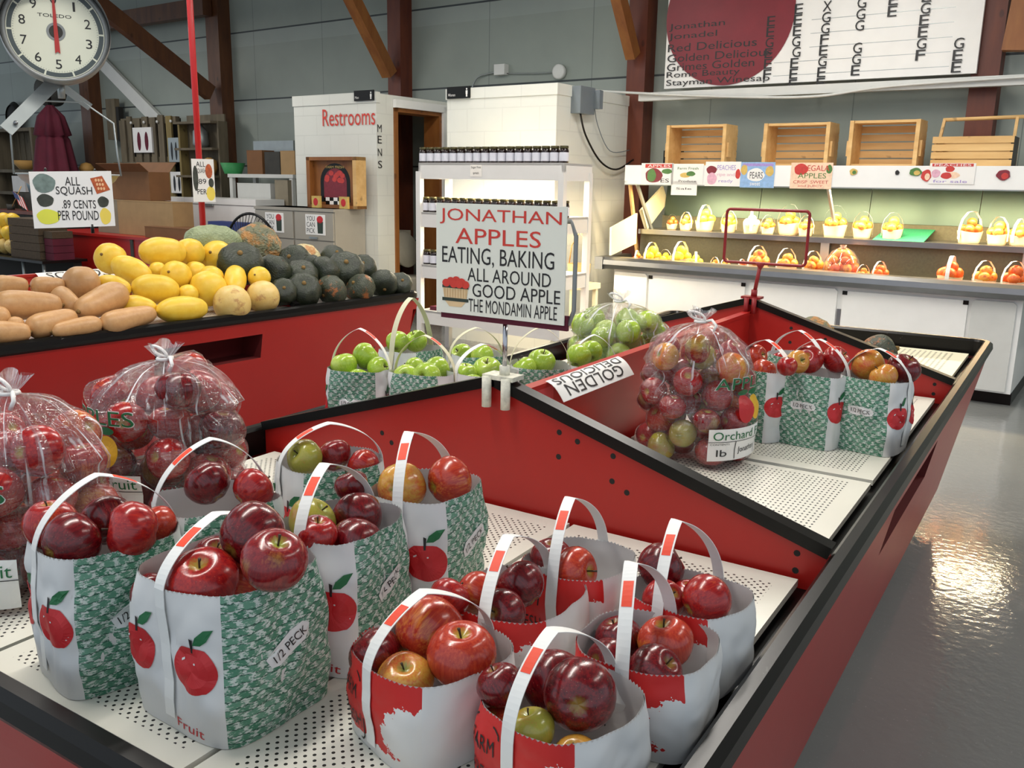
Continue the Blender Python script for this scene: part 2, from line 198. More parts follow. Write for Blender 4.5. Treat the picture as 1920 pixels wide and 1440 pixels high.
BG = {'art': (-11.413, -10.938, 1.868, 2.277, 6.3),
 'art2': (-10.547, -10.292, 1.834, 2.07, 6.3),
 'art3': (-10.54, -10.259, 1.296, 1.596, 6.3),
 'basket': (-13.801, -13.166, 1.644, 1.863, 5.6),
 'bluebox': (-7.107, -6.57, 0.979, 1.062, 4.3),
 'bowl': (-12.014, -11.672, 1.265, 1.501, 4.95),
 'brownbox': (-9.478, -8.647, 1.217, 1.573, 4.75),
 'cabA': (-6.738, -6.112, 0.484, 1.228, 4.75),
 'cabB': (-6.112, -5.516, 0.529, 1.234, 4.75),
 'crateart': (-6.126, -5.399, 1.244, 1.745, 4.95),
 'cupb': (-12.801, -10.883, 0.987, 1.061, 4.8),
 'ebox': (-3.111, -2.928, 2.107, 2.323, 5.3),
 'fan': (-6.465, -5.654, 0.767, 1.157, 4.15),
 'flag': (-12.256, -11.756, 1.083, 1.315, 4.9),
 'flatbox': (-8.333, -7.297, 0.844, 0.957, 4.45),
 'freezerA': (-9.926, -9.068, 0.7, 1.258, 5.5),
 'freezerB': (-9.046, -7.635, 0.758, 1.271, 5.5),
 'gourds': (-10.654, -9.983, 0.514, 1.02, 3.85),
 'greybox': (-9.603, -9.059, 0.795, 1.231, 4.62),
 'hangpan': (-16.11, -15.533, 2.332, 2.741, 6.6),
 'jbox': (-4.948, -4.804, 2.666, 2.776, 6.62),
 'jbox2': (-4.196, -4.044, 2.589, 2.732, 6.62),
 'lamp': (-9.87, -9.632, 2.266, 2.548, 6.4),
 'pallet': (-11.8, -10.044, 1.184, 2.399, 6.35),
 'pinecone': (-12.902, -12.545, 1.556, 1.72, 6.25),
 'plank': (-12.375, -12.125, 2.076, 2.686, 6.5),
 'plank2': (-12.106, -12.033, 2.049, 2.562, 6.5),
 'post0': (-13.162, -12.605, 1.519, 3.237, 6.6),
 'post1': (-9.829, -9.408, 1.175, 3.866, 6.6),
 'post2': (-6.44, -6.147, 2.499, 3.558, 6.6),
 'post3': (-3.237, -3.034, 2.422, 3.258, 6.6),
 'post4': (-0.148, 0.002, 2.41, 2.965, 6.6),
 'rack': (-14.674, -13.286, 0.723, 2.243, 5.8),
 'redcounter': (-10.196, -7.199, 0.446, 0.853, 4.4),
 'rshelf': (-10.227, -9.382, 1.189, 2.273, 6.3),
 'shelfbox': (-8.565, -7.905, 1.177, 1.457, 5.95),
 'shelfbox2': (-7.904, -7.507, 1.192, 1.503, 5.95),
 'signA': (-5.624, -5.356, 2.316, 2.414, 5.2),
 'signB': (-4.413, -4.145, 2.275, 2.389, 5.2),
 'stand': (-10.861, -9.259, 0.216, 0.534, 3.9),
 'sticker1': (-2.047, -1.704, 1.536, 1.734, 5.75),
 'tanbox': (-9.11, -7.99, 0.808, 1.232, 4.6),
 'topboxA': (-8.536, -8.22, 1.712, 1.871, 6.1),
 'topboxB': (-8.189, -7.884, 1.725, 1.849, 6.1),
 'topboxC': (-7.883, -7.606, 1.731, 1.86, 6.1),
 'topboxD': (-8.7, -7.915, 1.867, 2.001, 6.35),
 'umbrella': (-13.292, -12.324, 1.547, 2.69, 5.85),
 'wicker': (-10.143, -9.004, 0.558, 1.001, 3.9),
 'wicker2': (-9.038, -8.649, 0.602, 0.907, 3.9),
 'wshelf': (-8.811, -7.543, 1.165, 1.604, 6.0)}
SCALE_C = [-2.362, 0.482, 2.045]
SCALE_R = [0.5226, 0.8526, 0.0]
SQSIGN = [-1.999, 0.267, 1.425]
POLE = [-3.19, 1.771, 1.116]
CAM = [-0.5639, 0.22199, 0.01736, 1660.53267, 1.06566, -1.61858, 1.50524]
BYAW = -0.05032
FLY = [('a', -2.632, -2.32, 1.523, 1.707), ('b', -2.34, -2.041, 1.527, 1.702), ('b2', -2.333, -2.092, 1.436, 1.554), ('c', -2.022, -1.708, 1.518, 1.72),
 ('d', -1.707, -1.417, 1.51, 1.716), ('e', -1.285, -0.954, 1.509, 1.712), ('f', -0.248, 0.059, 1.56, 1.709), ('s1', -0.823, -0.766, 1.619, 1.668),
 ('s2', -0.488, -0.458, 1.622, 1.657), ('s3', -0.387, -0.301, 1.615, 1.674), ('s4', -0.302, -0.232, 1.577, 1.662), ('s5', 0.197, 0.285, 1.591, 1.665)]
PANELS = [-2.735, -2.386, -1.498, -1.475, -0.755, -0.723, 0.164, 0.178, 0.471]
REST = [[-6.127, 5.19, 2.238], [-5.331, 5.19, 2.074]]
MENS = [[-5.34, 5.214, 2.06], [-5.34, 5.267, 2.001], [-5.34, 5.266, 1.943], [-5.34, 5.259, 1.622]]
BOARDTXT = [[[-2.787, 6.44, 2.917], [-2.761, 6.44, 2.488]], [[-1.527, 6.44, 2.689], [-1.558, 6.44, 3.036]], [[-1.23, 6.44, 2.413], [-1.503, 6.44, 2.417]],
 [[-1.036, 6.44, 2.656], [-0.246, 6.44, 2.444]]]

# ------------------------------------------------------------------ camera
yaw, pitch, roll, fpx = CAM[:4]
sy, cy, sp, cp = math.sin(yaw), math.cos(yaw), math.sin(pitch), math.cos(pitch)
fw = Vector((sy*cp, cy*cp, -sp)); rt = Vector((cy, -sy, 0)); up = rt.cross(fw)
r2 = rt*math.cos(roll) + up*math.sin(roll); u2 = -rt*math.sin(roll) + up*math.cos(roll)
cam = bpy.data.cameras.new('camera'); cam_o = bpy.data.objects.new('camera', cam); COL.objects.link(cam_o)
cam.sensor_fit = 'HORIZONTAL'; cam.sensor_width = 36; cam.lens = fpx*36/1920; cam.clip_start = .05
m = Matrix((r2, u2, -fw)).transposed().to_4x4(); m.translation = Vector(CAM[4:7]); cam_o.matrix_world = m
scene.camera = cam_o
scene.view_settings.view_transform = 'Standard'; scene.view_settings.look = 'None'
scene.view_settings.exposure = EXPO = 0.0; scene.view_settings.gamma = 1; scene.view_settings.use_curve_mapping = False
# ------------------------------------------------------------------ world (daylight through the open front of the barn)
w = bpy.data.worlds.new('world'); scene.world = w; w.use_nodes = True
w.node_tree.nodes['Background'].inputs[0].default_value = (.80, .90, 1.0, 1)
w.node_tree.nodes['Background'].inputs[1].default_value = .85

def lin(h):
    h = h.lstrip('#'); v = [int(h[i:i+2], 16)/255 for i in (0, 2, 4)]
    return tuple((c/12.92 if c <= .04045 else ((c+.055)/1.055)**2.4) for c in v) + (1,)

def area_light(name, loc, sx, sy_, power, col, rotz=0., parent=None, rot=None):
    l = bpy.data.lights.new(name, 'AREA'); l.shape = 'RECTANGLE'; l.size = sx; l.size_y = sy_; l.energy = power; l.color = col
    o = bpy.data.objects.new(name, l); COL.objects.link(o); o.location = loc
    o.rotation_euler = rot if rot else (0, 0, rotz)
    if parent: o.parent = parent
    return o

CB, SB = math.cos(BYAW), math.sin(BYAW)
def B2W(s, t, z): return Vector((CB*s - SB*t, SB*s + CB*t, z))

# ------------------------------------------------------------------ materials
class NT:
    def __init__(self, name):
        self.m = bpy.data.materials.new(name); self.m.use_nodes = True
        self.t = self.m.node_tree; self.n = self.t.nodes; self.b = self.n['Principled BSDF']; self.out = self.n['Material Output']
    def node(self, typ, **kw):
        nd = self.n.new(typ)
        for k, v in kw.items():
            if k.startswith('_'): setattr(nd, k[1:], v)
            else: nd.inputs[k.replace('__', ' ')].default_value = v
        return nd
    def link(self, a, b): self.t.links.new(a, b)
    def math(self, op, a, b=None, c=None, clamp=False):
        nd = self.n.new('ShaderNodeMath'); nd.operation = op; nd.use_clamp = clamp
        for i, v in enumerate((a, b, c)):
            if v is None: continue
            if isinstance(v, (int, float)): nd.inputs[i].default_value = v
            else: self.link(v, nd.inputs[i])
        return nd.outputs[0]
    def mix(self, f, a, b):
        nd = self.n.new('ShaderNodeMix'); nd.data_type = 'RGBA'
        for i, v in ((0, f), (6, a), (7, b)):
            if isinstance(v, (int, float)): nd.inputs[i].default_value = v
            elif isinstance(v, tuple): nd.inputs[i].default_value = v
            else: self.link(v, nd.inputs[i])
        return nd.outputs[2]
    def ramp(self, f, stops):
        nd = self.n.new('ShaderNodeValToRGB'); e = nd.color_ramp.elements
        while len(e) < len(stops): e.new(.5)
        for i, (p_, c) in enumerate(stops):
            e[i].position = p_; e[i].color = c if isinstance(c, tuple) else (c, c, c, 1)
        self.link(f, nd.inputs[0]); return nd.outputs[0]
    def coord(self, kind='Object'):
        return self.n.new('ShaderNodeTexCoord').outputs[kind]
    def noise(self, vec, scale, detail=3, rough=.5, scl=None, w=None):
        if scl:
            mp = self.n.new('ShaderNodeMapping'); mp.inputs['Scale'].default_value = scl; self.link(vec, mp.inputs[0]); vec = mp.outputs[0]
        nd = self.n.new('ShaderNodeTexNoise'); nd.inputs['Scale'].default_value = scale; nd.inputs['Detail'].default_value = detail; nd.inputs['Roughness'].default_value = rough
        if w is not None:
            nd.noise_dimensions = '4D'; self.link(w, nd.inputs['W'])
        self.link(vec, nd.inputs['Vector']); return nd.outputs[0]
    def bump(self, h, strength=.3, dist=.01):
        nd = self.n.new('ShaderNodeBump'); nd.inputs['Strength'].default_value = strength; nd.inputs['Distance'].default_value = dist
        self.link(h, nd.inputs['Height']); self.link(nd.outputs[0], self.b.inputs['Normal']); return nd.outputs[0]
    def setc(self, v):
        if isinstance(v, tuple): self.b.inputs['Base Color'].default_value = v
        else: self.link(v, self.b.inputs['Base Color'])
    def p(self, **kw):
        for k, v in kw.items(): self.b.inputs[k.replace('__', ' ')].default_value = v
        return self
MATS = {}
def mat(name, col, rough=.5, var=.06, scale=8., metal=0., bump=0., bs=60., spec=.5, scl=None, c2=None, detail=3, emit=None, es=0.):
    if name in MATS: return MATS[name]
    k = NT(name); k.p(Roughness=rough, Metallic=metal); k.b.inputs['Specular IOR Level'].default_value = spec
    c = lin(col); co = k.coord()
    n = k.noise(co, scale, detail, scl=scl)
    if c2: cc = k.ramp(n, [(.38, c), (.62, lin(c2))])
    else: cc = k.ramp(n, [(.3, tuple(min(1, v*(1-var)) for v in c[:3])+(1,)), (.7, tuple(min(1, v*(1+var)) for v in c[:3])+(1,))])
    k.setc(cc)
    if bump: k.bump(k.noise(co, bs, 3), bump, .005)
    if emit: k.b.inputs['Emission Color'].default_value = emit; k.b.inputs['Emission Strength'].default_value = es
    MATS[name] = k.m; return k.m

def m_floor():
    k = NT('grey_floor_paint'); co = k.coord()
    n = k.noise(co, .9, 5); n2 = k.noise(co, 26, 2); n3 = k.noise(co, 120, 2)
    c = k.ramp(n, [(.3, lin('#7f8180')), (.7, lin('#8f908d'))])
    c = k.mix(k.ramp(n3, [(.70, 0.), (.74, 1.)]), c, lin('#a8a8a4')); k.setc(c)
    k.link(k.ramp(n, [(.3, .08), (.7, .14)]), k.b.inputs['Roughness'])
    k.bump(n2, .15, .01); return k.m
def m_wall():
    k = NT('grey_wall_panels'); co = k.coord(); sep = k.n.new('ShaderNodeSeparateXYZ'); k.link(co, sep.inputs[0])
    c = k.ramp(k.noise(co, 1.3, 4), [(.3, lin('#878f88')), (.7, lin('#939b93'))])
    zz = k.math('FRACT', k.math('DIVIDE', k.math('ADD', sep.outputs[2], .08), .88))
    s1 = k.math('LESS_THAN', zz, .022)
    xx = k.math('FRACT', k.math('DIVIDE', k.math('ADD', sep.outputs[0], 30.15), 1.32))
    s2 = k.math('LESS_THAN', xx, .006)
    band = k.math('MULTIPLY', k.math('GREATER_THAN', zz, .80), .25)
    c = k.mix(band, c, lin('#a8b0ae'))
    c = k.mix(k.math('MULTIPLY', s2, .6), c, lin('#4a5254')); c = k.mix(s1, c, lin('#343b3e')); k.setc(c)
    k.p(Roughness=.55); k.bump(k.math('SUBTRACT', 1., k.math('MAXIMUM', s1, s2)), .6, .01); return k.m
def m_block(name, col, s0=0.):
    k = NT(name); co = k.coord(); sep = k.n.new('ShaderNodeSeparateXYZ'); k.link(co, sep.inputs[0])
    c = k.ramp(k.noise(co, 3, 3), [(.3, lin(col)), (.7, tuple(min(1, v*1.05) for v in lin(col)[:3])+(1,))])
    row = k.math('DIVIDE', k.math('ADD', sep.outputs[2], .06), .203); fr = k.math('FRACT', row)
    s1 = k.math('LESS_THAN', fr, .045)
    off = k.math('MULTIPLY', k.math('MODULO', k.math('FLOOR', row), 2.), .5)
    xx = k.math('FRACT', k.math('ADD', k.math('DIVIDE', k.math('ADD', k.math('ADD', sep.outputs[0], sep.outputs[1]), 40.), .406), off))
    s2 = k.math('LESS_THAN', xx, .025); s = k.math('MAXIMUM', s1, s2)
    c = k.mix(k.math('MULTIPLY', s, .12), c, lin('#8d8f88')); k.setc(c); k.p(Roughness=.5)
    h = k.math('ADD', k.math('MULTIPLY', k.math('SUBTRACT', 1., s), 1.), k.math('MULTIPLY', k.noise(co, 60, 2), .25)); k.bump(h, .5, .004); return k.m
def m_wood(name, c1, c2, rough=.6, scl=(2, 2, 18), scale=3.):
    k = NT(name); co = k.coord()
    n = k.noise(co, scale, 5, .6, scl=scl); c = k.ramp(n, [(.3, lin(c1)), (.7, lin(c2))])
    kn = k.noise(co, 9, 1); c = k.mix(k.ramp(kn, [(.73, 0.), (.78, .6)]), c, tuple(v*.35 for v in lin(c1)[:3])+(1,))
    k.setc(c); k.p(Roughness=rough); k.bump(n, .25, .003); return k.m
def m_perf(name, col, pitch=.0185, r=.17, rot=.785, stretch=(1, 1, 1)):
    k = NT(name); co = k.coord()
    mp = k.n.new('ShaderNodeMapping'); mp.inputs['Rotation'].default_value = (0, 0, rot); mp.inputs['Scale'].default_value = stretch; k.link(co, mp.inputs[0])
    v = k.n.new('ShaderNodeTexVoronoi'); v.voronoi_dimensions = '2D'; v.inputs['Scale'].default_value = 1/pitch; v.inputs['Randomness'].default_value = 0
    k.link(mp.outputs[0], v.inputs['Vector'])
    hole = k.math('LESS_THAN', v.outputs['Distance'], r)
    sep = k.n.new('ShaderNodeSeparateXYZ'); k.link(k.coord('Generated'), sep.inputs[0])
    inb = None
    for i, lo, hi in ((0, .07, .93), (1, .045, .955)):
        q = k.math('MULTIPLY', k.math('GREATER_THAN', sep.outputs[i], lo), k.math('LESS_THAN', sep.outputs[i], hi))
        inb = q if inb is None else k.math('MULTIPLY', inb, q)
    hole = k.math('MULTIPLY', hole, inb)
    g = k.n.new('ShaderNodeNewGeometry'); sn = k.n.new('ShaderNodeSeparateXYZ'); k.link(g.outputs['Normal'], sn.inputs[0])
    hole = k.math('MULTIPLY', hole, k.math('GREATER_THAN', sn.outputs[2], .5))
    c = k.ramp(k.noise(co, 5, 4), [(.3, lin(col)), (.7, tuple(min(1, q*1.06) for q in lin(col)[:3])+(1,))])
    k.setc(k.mix(hole, c, lin('#151310'))); k.p(Roughness=.35); return k.m
def m_rail():
    k = NT('scuffed_black_rail'); co = k.coord()
    n = k.noise(co, 55, 4, .7, scl=(1, .35, 1)); n2 = k.noise(co, 3.5, 2)
    sc = k.math('MULTIPLY', k.ramp(n, [(.665, 0.), (.69, 1.)]), k.ramp(n2, [(.56, 0.), (.66, .9)]))
    k.setc(k.mix(k.math('MULTIPLY', sc, .45), lin('#121110'), lin('#8a8884'))); k.p(Roughness=.28); k.b.inputs['Specular IOR Level'].default_value = .22
    return k.m
def m_apple(name, c1, c2, blush, th=.6, cav='#8c8434', streak=.5, spots=.35):
    k = NT(name); co = k.coord(); oi = k.n.new('ShaderNodeObjectInfo'); rnd = k.math('MULTIPLY', oi.outputs['Random'], 40.)
    sep = k.n.new('ShaderNodeSeparateXYZ'); k.link(co, sep.inputs[0])
    st = k.noise(co, 5.5, 3, .62, scl=(2.4, 2.4, .25), w=rnd)
    c = k.ramp(st, [(.36, lin(c1)), (.66, lin(c2))])
    bl = k.noise(co, .75, 2, .5, w=rnd); f = k.math('ADD', bl, k.math('MULTIPLY', k.math('SUBTRACT', st, .5), streak))
    c = k.mix(k.ramp(f, [(th-.16, 0.), (th+.16, 1.)]), c, k.ramp(k.noise(co, 3, 2), [(.3, lin(blush)), (.7, tuple(min(1, v*1.15) for v in lin(blush)[:3])+(1,))]))
    vo = k.n.new('ShaderNodeTexVoronoi'); vo.inputs['Scale'].default_value = 11; k.link(co, vo.inputs['Vector'])
    c = k.mix(k.math('MULTIPLY', k.math('LESS_THAN', vo.outputs['Distance'], .09), spots), c, lin('#e3c79a'))
    rad = k.math('SQRT', k.math('ADD', k.math('POWER', sep.outputs[0], 2.), k.math('POWER', sep.outputs[1], 2.)))
    rad = k.math('ADD', rad, k.math('MULTIPLY', k.math('SUBTRACT', st, .5), .35))
    c = k.mix(k.ramp(rad, [(.10, 1.), (.30, 0.)]), c, lin(cav))
    k.setc(c); k.p(Roughness=.22); k.b.inputs['Coat Weight'].default_value = .25; k.b.inputs['Coat Roughness'].default_value = .12
    k.b.inputs['Subsurface Weight'].default_value = 0.
    k.bump(k.noise(co, 30, 2), .03, .02); return k.m
def m_weave():
    k = NT('green_basket_print'); co = k.coord('UV')
    nz = k.n.new('ShaderNodeTexNoise'); nz.inputs['Scale'].default_value = 130; nz.inputs['Detail'].default_value = 3; k.link(co, nz.inputs['Vector'])
    vm = k.n.new('ShaderNodeVectorMath'); vm.operation = 'MULTIPLY_ADD'; k.link(nz.outputs['Color'], vm.inputs[0]); vm.inputs[1].default_value = (.009, .006, 0); k.link(co, vm.inputs[2])
    br = k.n.new('ShaderNodeTexBrick'); br.inputs['Scale'].default_value = 1.; br.inputs['Brick Width'].default_value = .021; br.inputs['Row Height'].default_value = .0105
    br.inputs['Mortar Size'].default_value = .0013; br.inputs['Mortar Smooth'].default_value = .3
    br.inputs['Color1'].default_value = lin('#3b7a5e'); br.inputs['Color2'].default_value = lin('#679880'); br.inputs['Mortar'].default_value = lin('#255544')
    k.link(vm.outputs[0], br.inputs['Vector'])
    sep = k.n.new('ShaderNodeSeparateXYZ'); k.link(vm.outputs[0], sep.inputs[0])
    rows = k.math('FLOOR', k.math('DIVIDE', sep.outputs[1], .0105))
    ph = k.math('ADD', k.math('DIVIDE', sep.outputs[0], .021), k.math('MULTIPLY', k.math('MODULO', rows, 2.), .5))
    hi = k.math('ABSOLUTE', k.math('SUBTRACT', k.math('FRACT', ph), .5))
    fine = k.noise(co, 170, 4, .7, scl=(1, 2.2, 1)); v = k.math('ADD', k.math('MULTIPLY', k.math('SUBTRACT', .5, hi), .8), k.math('MULTIPLY', k.math('SUBTRACT', fine, .5), 1.9))
    wh = k.ramp(v, [(.21, 0.), (.36, 1.)])
    c = k.mix(k.math('MULTIPLY', wh, .88), br.outputs['Color'], lin('#d5ddd6')); k.setc(c); k.p(Roughness=.6); return k.m
def m_splash():
    k = NT('red_print_with_white_splash'); co = k.coord('UV'); sep = k.n.new('ShaderNodeSeparateXYZ'); k.link(co, sep.inputs[0])
    n = k.noise(co, 75, 3, .55)
    dx = k.math('DIVIDE', k.math('SUBTRACT', sep.outputs[0], .098), .070); dy = k.math('DIVIDE', k.math('SUBTRACT', sep.outputs[1], .052), .042)
    r = k.math('SQRT', k.math('ADD', k.math('POWER', dx, 2.), k.math('POWER', dy, 2.)))
    f = k.math('LESS_THAN', k.math('ADD', r, k.math('MULTIPLY', k.math('SUBTRACT', n, .5), .9)), 1.)
    g = k.math('MULTIPLY', k.math('LESS_THAN', k.math('ADD', sep.outputs[1], k.math('MULTIPLY', n, .02)), .028), 1.)
    f = k.math('MAXIMUM', f, g)
    k.setc(k.mix(f, lin('#cc2624'), lin('#dedddb'))); k.p(Roughness=.45); return k.m
def m_plastic():
    k = NT('clear_plastic_film'); co = k.coord('UV'); k.n.remove(k.b)
    n1 = k.noise(co, 1., 4, .6, scl=(30, 4, 1)); n2 = k.noise(co, 1., 3, .6, scl=(14, 16, 1))
    h = k.math('ADD', n1, k.math('MULTIPLY', n2, .9))
    bp = k.n.new('ShaderNodeBump'); bp.inputs['Strength'].default_value = .9; bp.inputs['Distance'].default_value = .02; k.link(h, bp.inputs['Height'])
    gl = k.n.new('ShaderNodeBsdfGlossy'); gl.inputs['Roughness'].default_value = .07; gl.inputs['Color'].default_value = (1, 1, 1, 1); k.link(bp.outputs[0], gl.inputs['Normal'])
    tr = k.n.new('ShaderNodeBsdfTransparent'); tr.inputs['Color'].default_value = (.97, .965, .97, 1)
    df = k.n.new('ShaderNodeBsdfDiffuse'); df.inputs['Color'].default_value = (.85, .83, .86, 1)
    sep = k.n.new('ShaderNodeSeparateXYZ'); k.link(co, sep.inputs[0])
    lw = k.n.new('ShaderNodeLayerWeight'); lw.inputs['Blend'].default_value = .30; k.link(bp.outputs[0], lw.inputs['Normal'])
    crease_sheen = k.ramp(n1, [(.60, 0.), (.70, 1.)]); topf = k.ramp(sep.outputs[1], [(.35, .14), (.9, 1.)])
    n3 = k.noise(co, 1., 2, .5, scl=(60, 1.1, 1)); sheen_stk = k.math('MULTIPLY', k.ramp(n3, [(.60, 0.), (.66, 1.)]), k.ramp(sep.outputs[1], [(.45, 0.), (.8, .9)]))
    fd = k.math('ADD', sheen_stk, k.math('ADD', k.math('MULTIPLY', k.math('MULTIPLY', crease_sheen, topf), .8), .04), clamp=True)  # sheen of creases and pleats painted in as white diffuse streaks
    m1 = k.n.new('ShaderNodeMixShader'); k.link(fd, m1.inputs[0]); k.link(tr.outputs[0], m1.inputs[1]); k.link(df.outputs[0], m1.inputs[2])
    m2 = k.n.new('ShaderNodeMixShader'); k.link(k.math('ADD', k.math('MULTIPLY', lw.outputs['Fresnel'], .42), .045, clamp=True), m2.inputs[0]); k.link(m1.outputs[0], m2.inputs[1]); k.link(gl.outputs[0], m2.inputs[2])
    k.link(m2.outputs[0], k.out.inputs[0]); return k.m
def m_glass(name='mirror_glass', col='#4c5b54', rough=.4):
    k = NT(name); k.p(Roughness=rough, Metallic=.85); co = k.coord(); k.setc(k.ramp(k.noise(co, 3, 3), [(.3, lin(col)), (.7, tuple(v*.85 for v in lin(col)[:3])+(1,))])); return k.m
def m_squash(name, c1, c2, scar, sth=.7, scale=3., bump=.1, bs=20, rough=.42, ribs=0.):
    k = NT(name); co = k.coord('Object'); oi = k.n.new('ShaderNodeObjectInfo'); rnd = k.math('MULTIPLY', oi.outputs['Random'], 30.)
    n = k.noise(co, scale, 4, .6, w=rnd); c = k.ramp(n, [(.3, lin(c1)), (.7, lin(c2))])
    n2 = k.noise(co, 1.5, 4, .65, w=rnd); c = k.mix(k.ramp(n2, [(sth, 0.), (sth+.08, .85)]), c, lin(scar))
    n3 = k.noise(co, 14, 2, .5, w=rnd); c = k.mix(k.ramp(n3, [(.70, 0.), (.76, .55)]), c, tuple(v*.45 for v in lin(scar)[:3])+(1,))
    k.setc(c); k.p(Roughness=rough); k.bump(k.noise(co, bs, 3), bump, .05); return k.m

M = dict(
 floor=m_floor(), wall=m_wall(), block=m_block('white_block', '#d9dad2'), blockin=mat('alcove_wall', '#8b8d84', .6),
 ceil=mat('ceiling_sheet', '#a9afae', .6), beam=m_wood('brown_stained_timber', '#4f1f12', '#6c321a', .5, (3, 3, .6)), beamL=m_wood('dark_brown_timber', '#43230f', '#643c1e', .5, (3, 3, .6)), beam2=m_wood('orange_timber', '#7a451c', '#96602c', .5, (3, 3, .6)),
 red=mat('red_bin_paint', '#a81c18', .32, .05, 3., bump=.03, bs=40), redin=mat('red_divider_paint', '#ab1d17', .38, .04, 3.), slot=mat('slot_lining', '#5c0e0e', .7),
 rail=m_rail(), blk=mat('black_plastic', '#121110', .3, spec=.25), perf=m_perf('perforated_white_tray', '#e2dfd2', .0118, .215), perf2=m_perf('perforated_white_tray_far', '#e0ddd0', .0118, .21, 0, (1, .66, 1)), ribbed=m_perf('pale_slotted_tray', '#e9e2c6', .022, .22, 0, (1, .8, 1)),
 paper=mat('white_paper', '#dcdcdb', .62, .03, 9., bump=.10, bs=26), paperin=mat('bag_inside_paper', '#d3d0ce', .7, .03), weave=m_weave(), splash=m_splash(),
 redink=mat('red_ink', '#c4262b', .5), greenink=mat('green_ink', '#1f6a3e', .5), blackink=mat('black_ink', '#1d1b1b', .5), orange=mat('orange_sticker', '#f0431f', .5),
 strap=mat('white_handle_paper', '#ecece9', .5, .02), cream=mat('cream_handle_paper', '#d9d3b4', .55, .02),
 plastic=m_plastic(), cord=mat('white_drawstring', '#e8e6e4', .4),
 stem=mat('apple_stem_brown', '#3b2a18', .7), signw=mat('sign_white', '#e6e7da', .4, .02), signw2=mat('paper_white', '#eceae6', .5, .02), redtxt=mat('red_letter', '#cf3a2c', .5), basket=mat('basket_tan', '#dcbf92', .6), gband=mat('basket_band', '#2c3a30', .6),
 chrome=mat('chrome', '#b9b7bb', .15, .03, metal=1.), steel=mat('brushed_steel', '#8f9092', .3, .06, 6, metal=1.), galv=mat('galvanised', '#9aa0a0', .4, .08, 8, metal=.7), greym=mat('scale_grey', '#8b8d8c', .4, .05, metal=.4),
 white=mat('white_enamel', '#efefec', .3, .02), whitew=mat('white_laminate', '#dad8d4', .35, .02), offw=mat('offwhite_panel', '#cfd0cc', .45, .03), cooler=mat('cooler_inner_enamel', '#efe8c4', .35, .03), mesh=mat('cooler_riser', '#55523e', .5, .12, 60), mirror=m_glass(),
 turf=mat('green_turf', '#1d7d57', .9, .2, 120, bump=.4, bs=300), label=mat('jar_label', '#d4d5de', .5, .03), jam=mat('dark_jam_glass', '#1c0d0c', .12), lid=mat('dark_gold_lid', '#4a4426', .35, .1, metal=.5),
 dial=mat('dial_cream', '#e3e4d0', .4, .02), dialband=mat('dial_grey_band', '#4d5658', .5), redhand=mat('dial_red', '#b5302a', .4),
 card=mat('cardboard', '#a5865c', .7, .07), card2=mat('brown_cardboard', '#7a5230', .75, .08), grayc=mat('grey_carton', '#8a806c', .7, .08), maroon=mat('maroon_fabric', '#571428', .85, .15, 6), oldwood=m_wood('weathered_wood', '#4c4436', '#6f6552', .8, (3, 3, .5)), oldwood2=m_wood('yellowed_wood', '#6a5c36', '#857548', .8, (3, 3, .5)),
 pine=m_wood('pine_slats', '#c99c5e', '#e0ba7e', .5, (.6, 4, 4)), cab=mat('cabinet_grey', '#a09a8e', .4, .03), wick=mat('dark_wicker', '#4c3d2c', .8, .3, 90, bump=.5, bs=150), tanb=mat('tan_gourd', '#b08748', .7, .15), ebox=mat('electrical_grey', '#6c757c', .5, .05), dark=mat('dark_interior', '#1c1a17', .8), darkg=mat('dark_grey_stuff', '#3b3a36', .8, .2), blue=mat('blue_print', '#26346e', .5), bluebowl=mat('blue_grey_pail', '#6f8691', .5), porcelain=mat('porcelain', '#c9c4b4', .3),
 peach=m_squash('peach_skin', '#e8872e', '#f2b04a', '#d1432a', .52, 2., .02), tom=m_squash('red_fruit_skin', '#d8431f', '#ea7a2e', '#f0b040', .66, 2., .02), pep=m_squash('yellow_pepper', '#f0cf22', '#f6e25a', '#e2b21c', .7, 2., .02), onion=m_squash('white_onion', '#efe6c8', '#f6f0da', '#d2c493', .7, 2., .02), totep=mat('tote_paper', '#e6cfa6', .6, .03), greenp=mat('green_cloth', '#2f8a4c', .6), tagw=mat('tag', '#eee9e0', .5),
)
AM = dict(d=m_apple('dark_red_apple', '#4a0811', '#7d1218', '#a2632a', .84, '#8a6a2c', .3), r=m_apple('bright_red_apple', '#86101a', '#b3241c', '#cf7434', .80, '#a88c3c', .4), m=m_apple('red_green_apple', '#6e0f1a', '#962022', '#a39a40', .66, '#a4a848', .25, .2),
 b=m_apple('yellow_blush_apple', '#cc9c40', '#c98838', '#bd3a2a', .60, '#8c8c46', .45, .3), g=m_apple('yellow_green_apple', '#98983a', '#a89c42', '#9c4a2c', .66, '#8c9440', .3, .25), o=m_apple('orange_red_apple', '#a3291f', '#bf4428', '#cf9440', .72, '#b09a3c', .5, .2), G=m_apple('green_apple', '#93b432', '#abc646', '#bccb60', .66, '#6a7424', .2, .25))
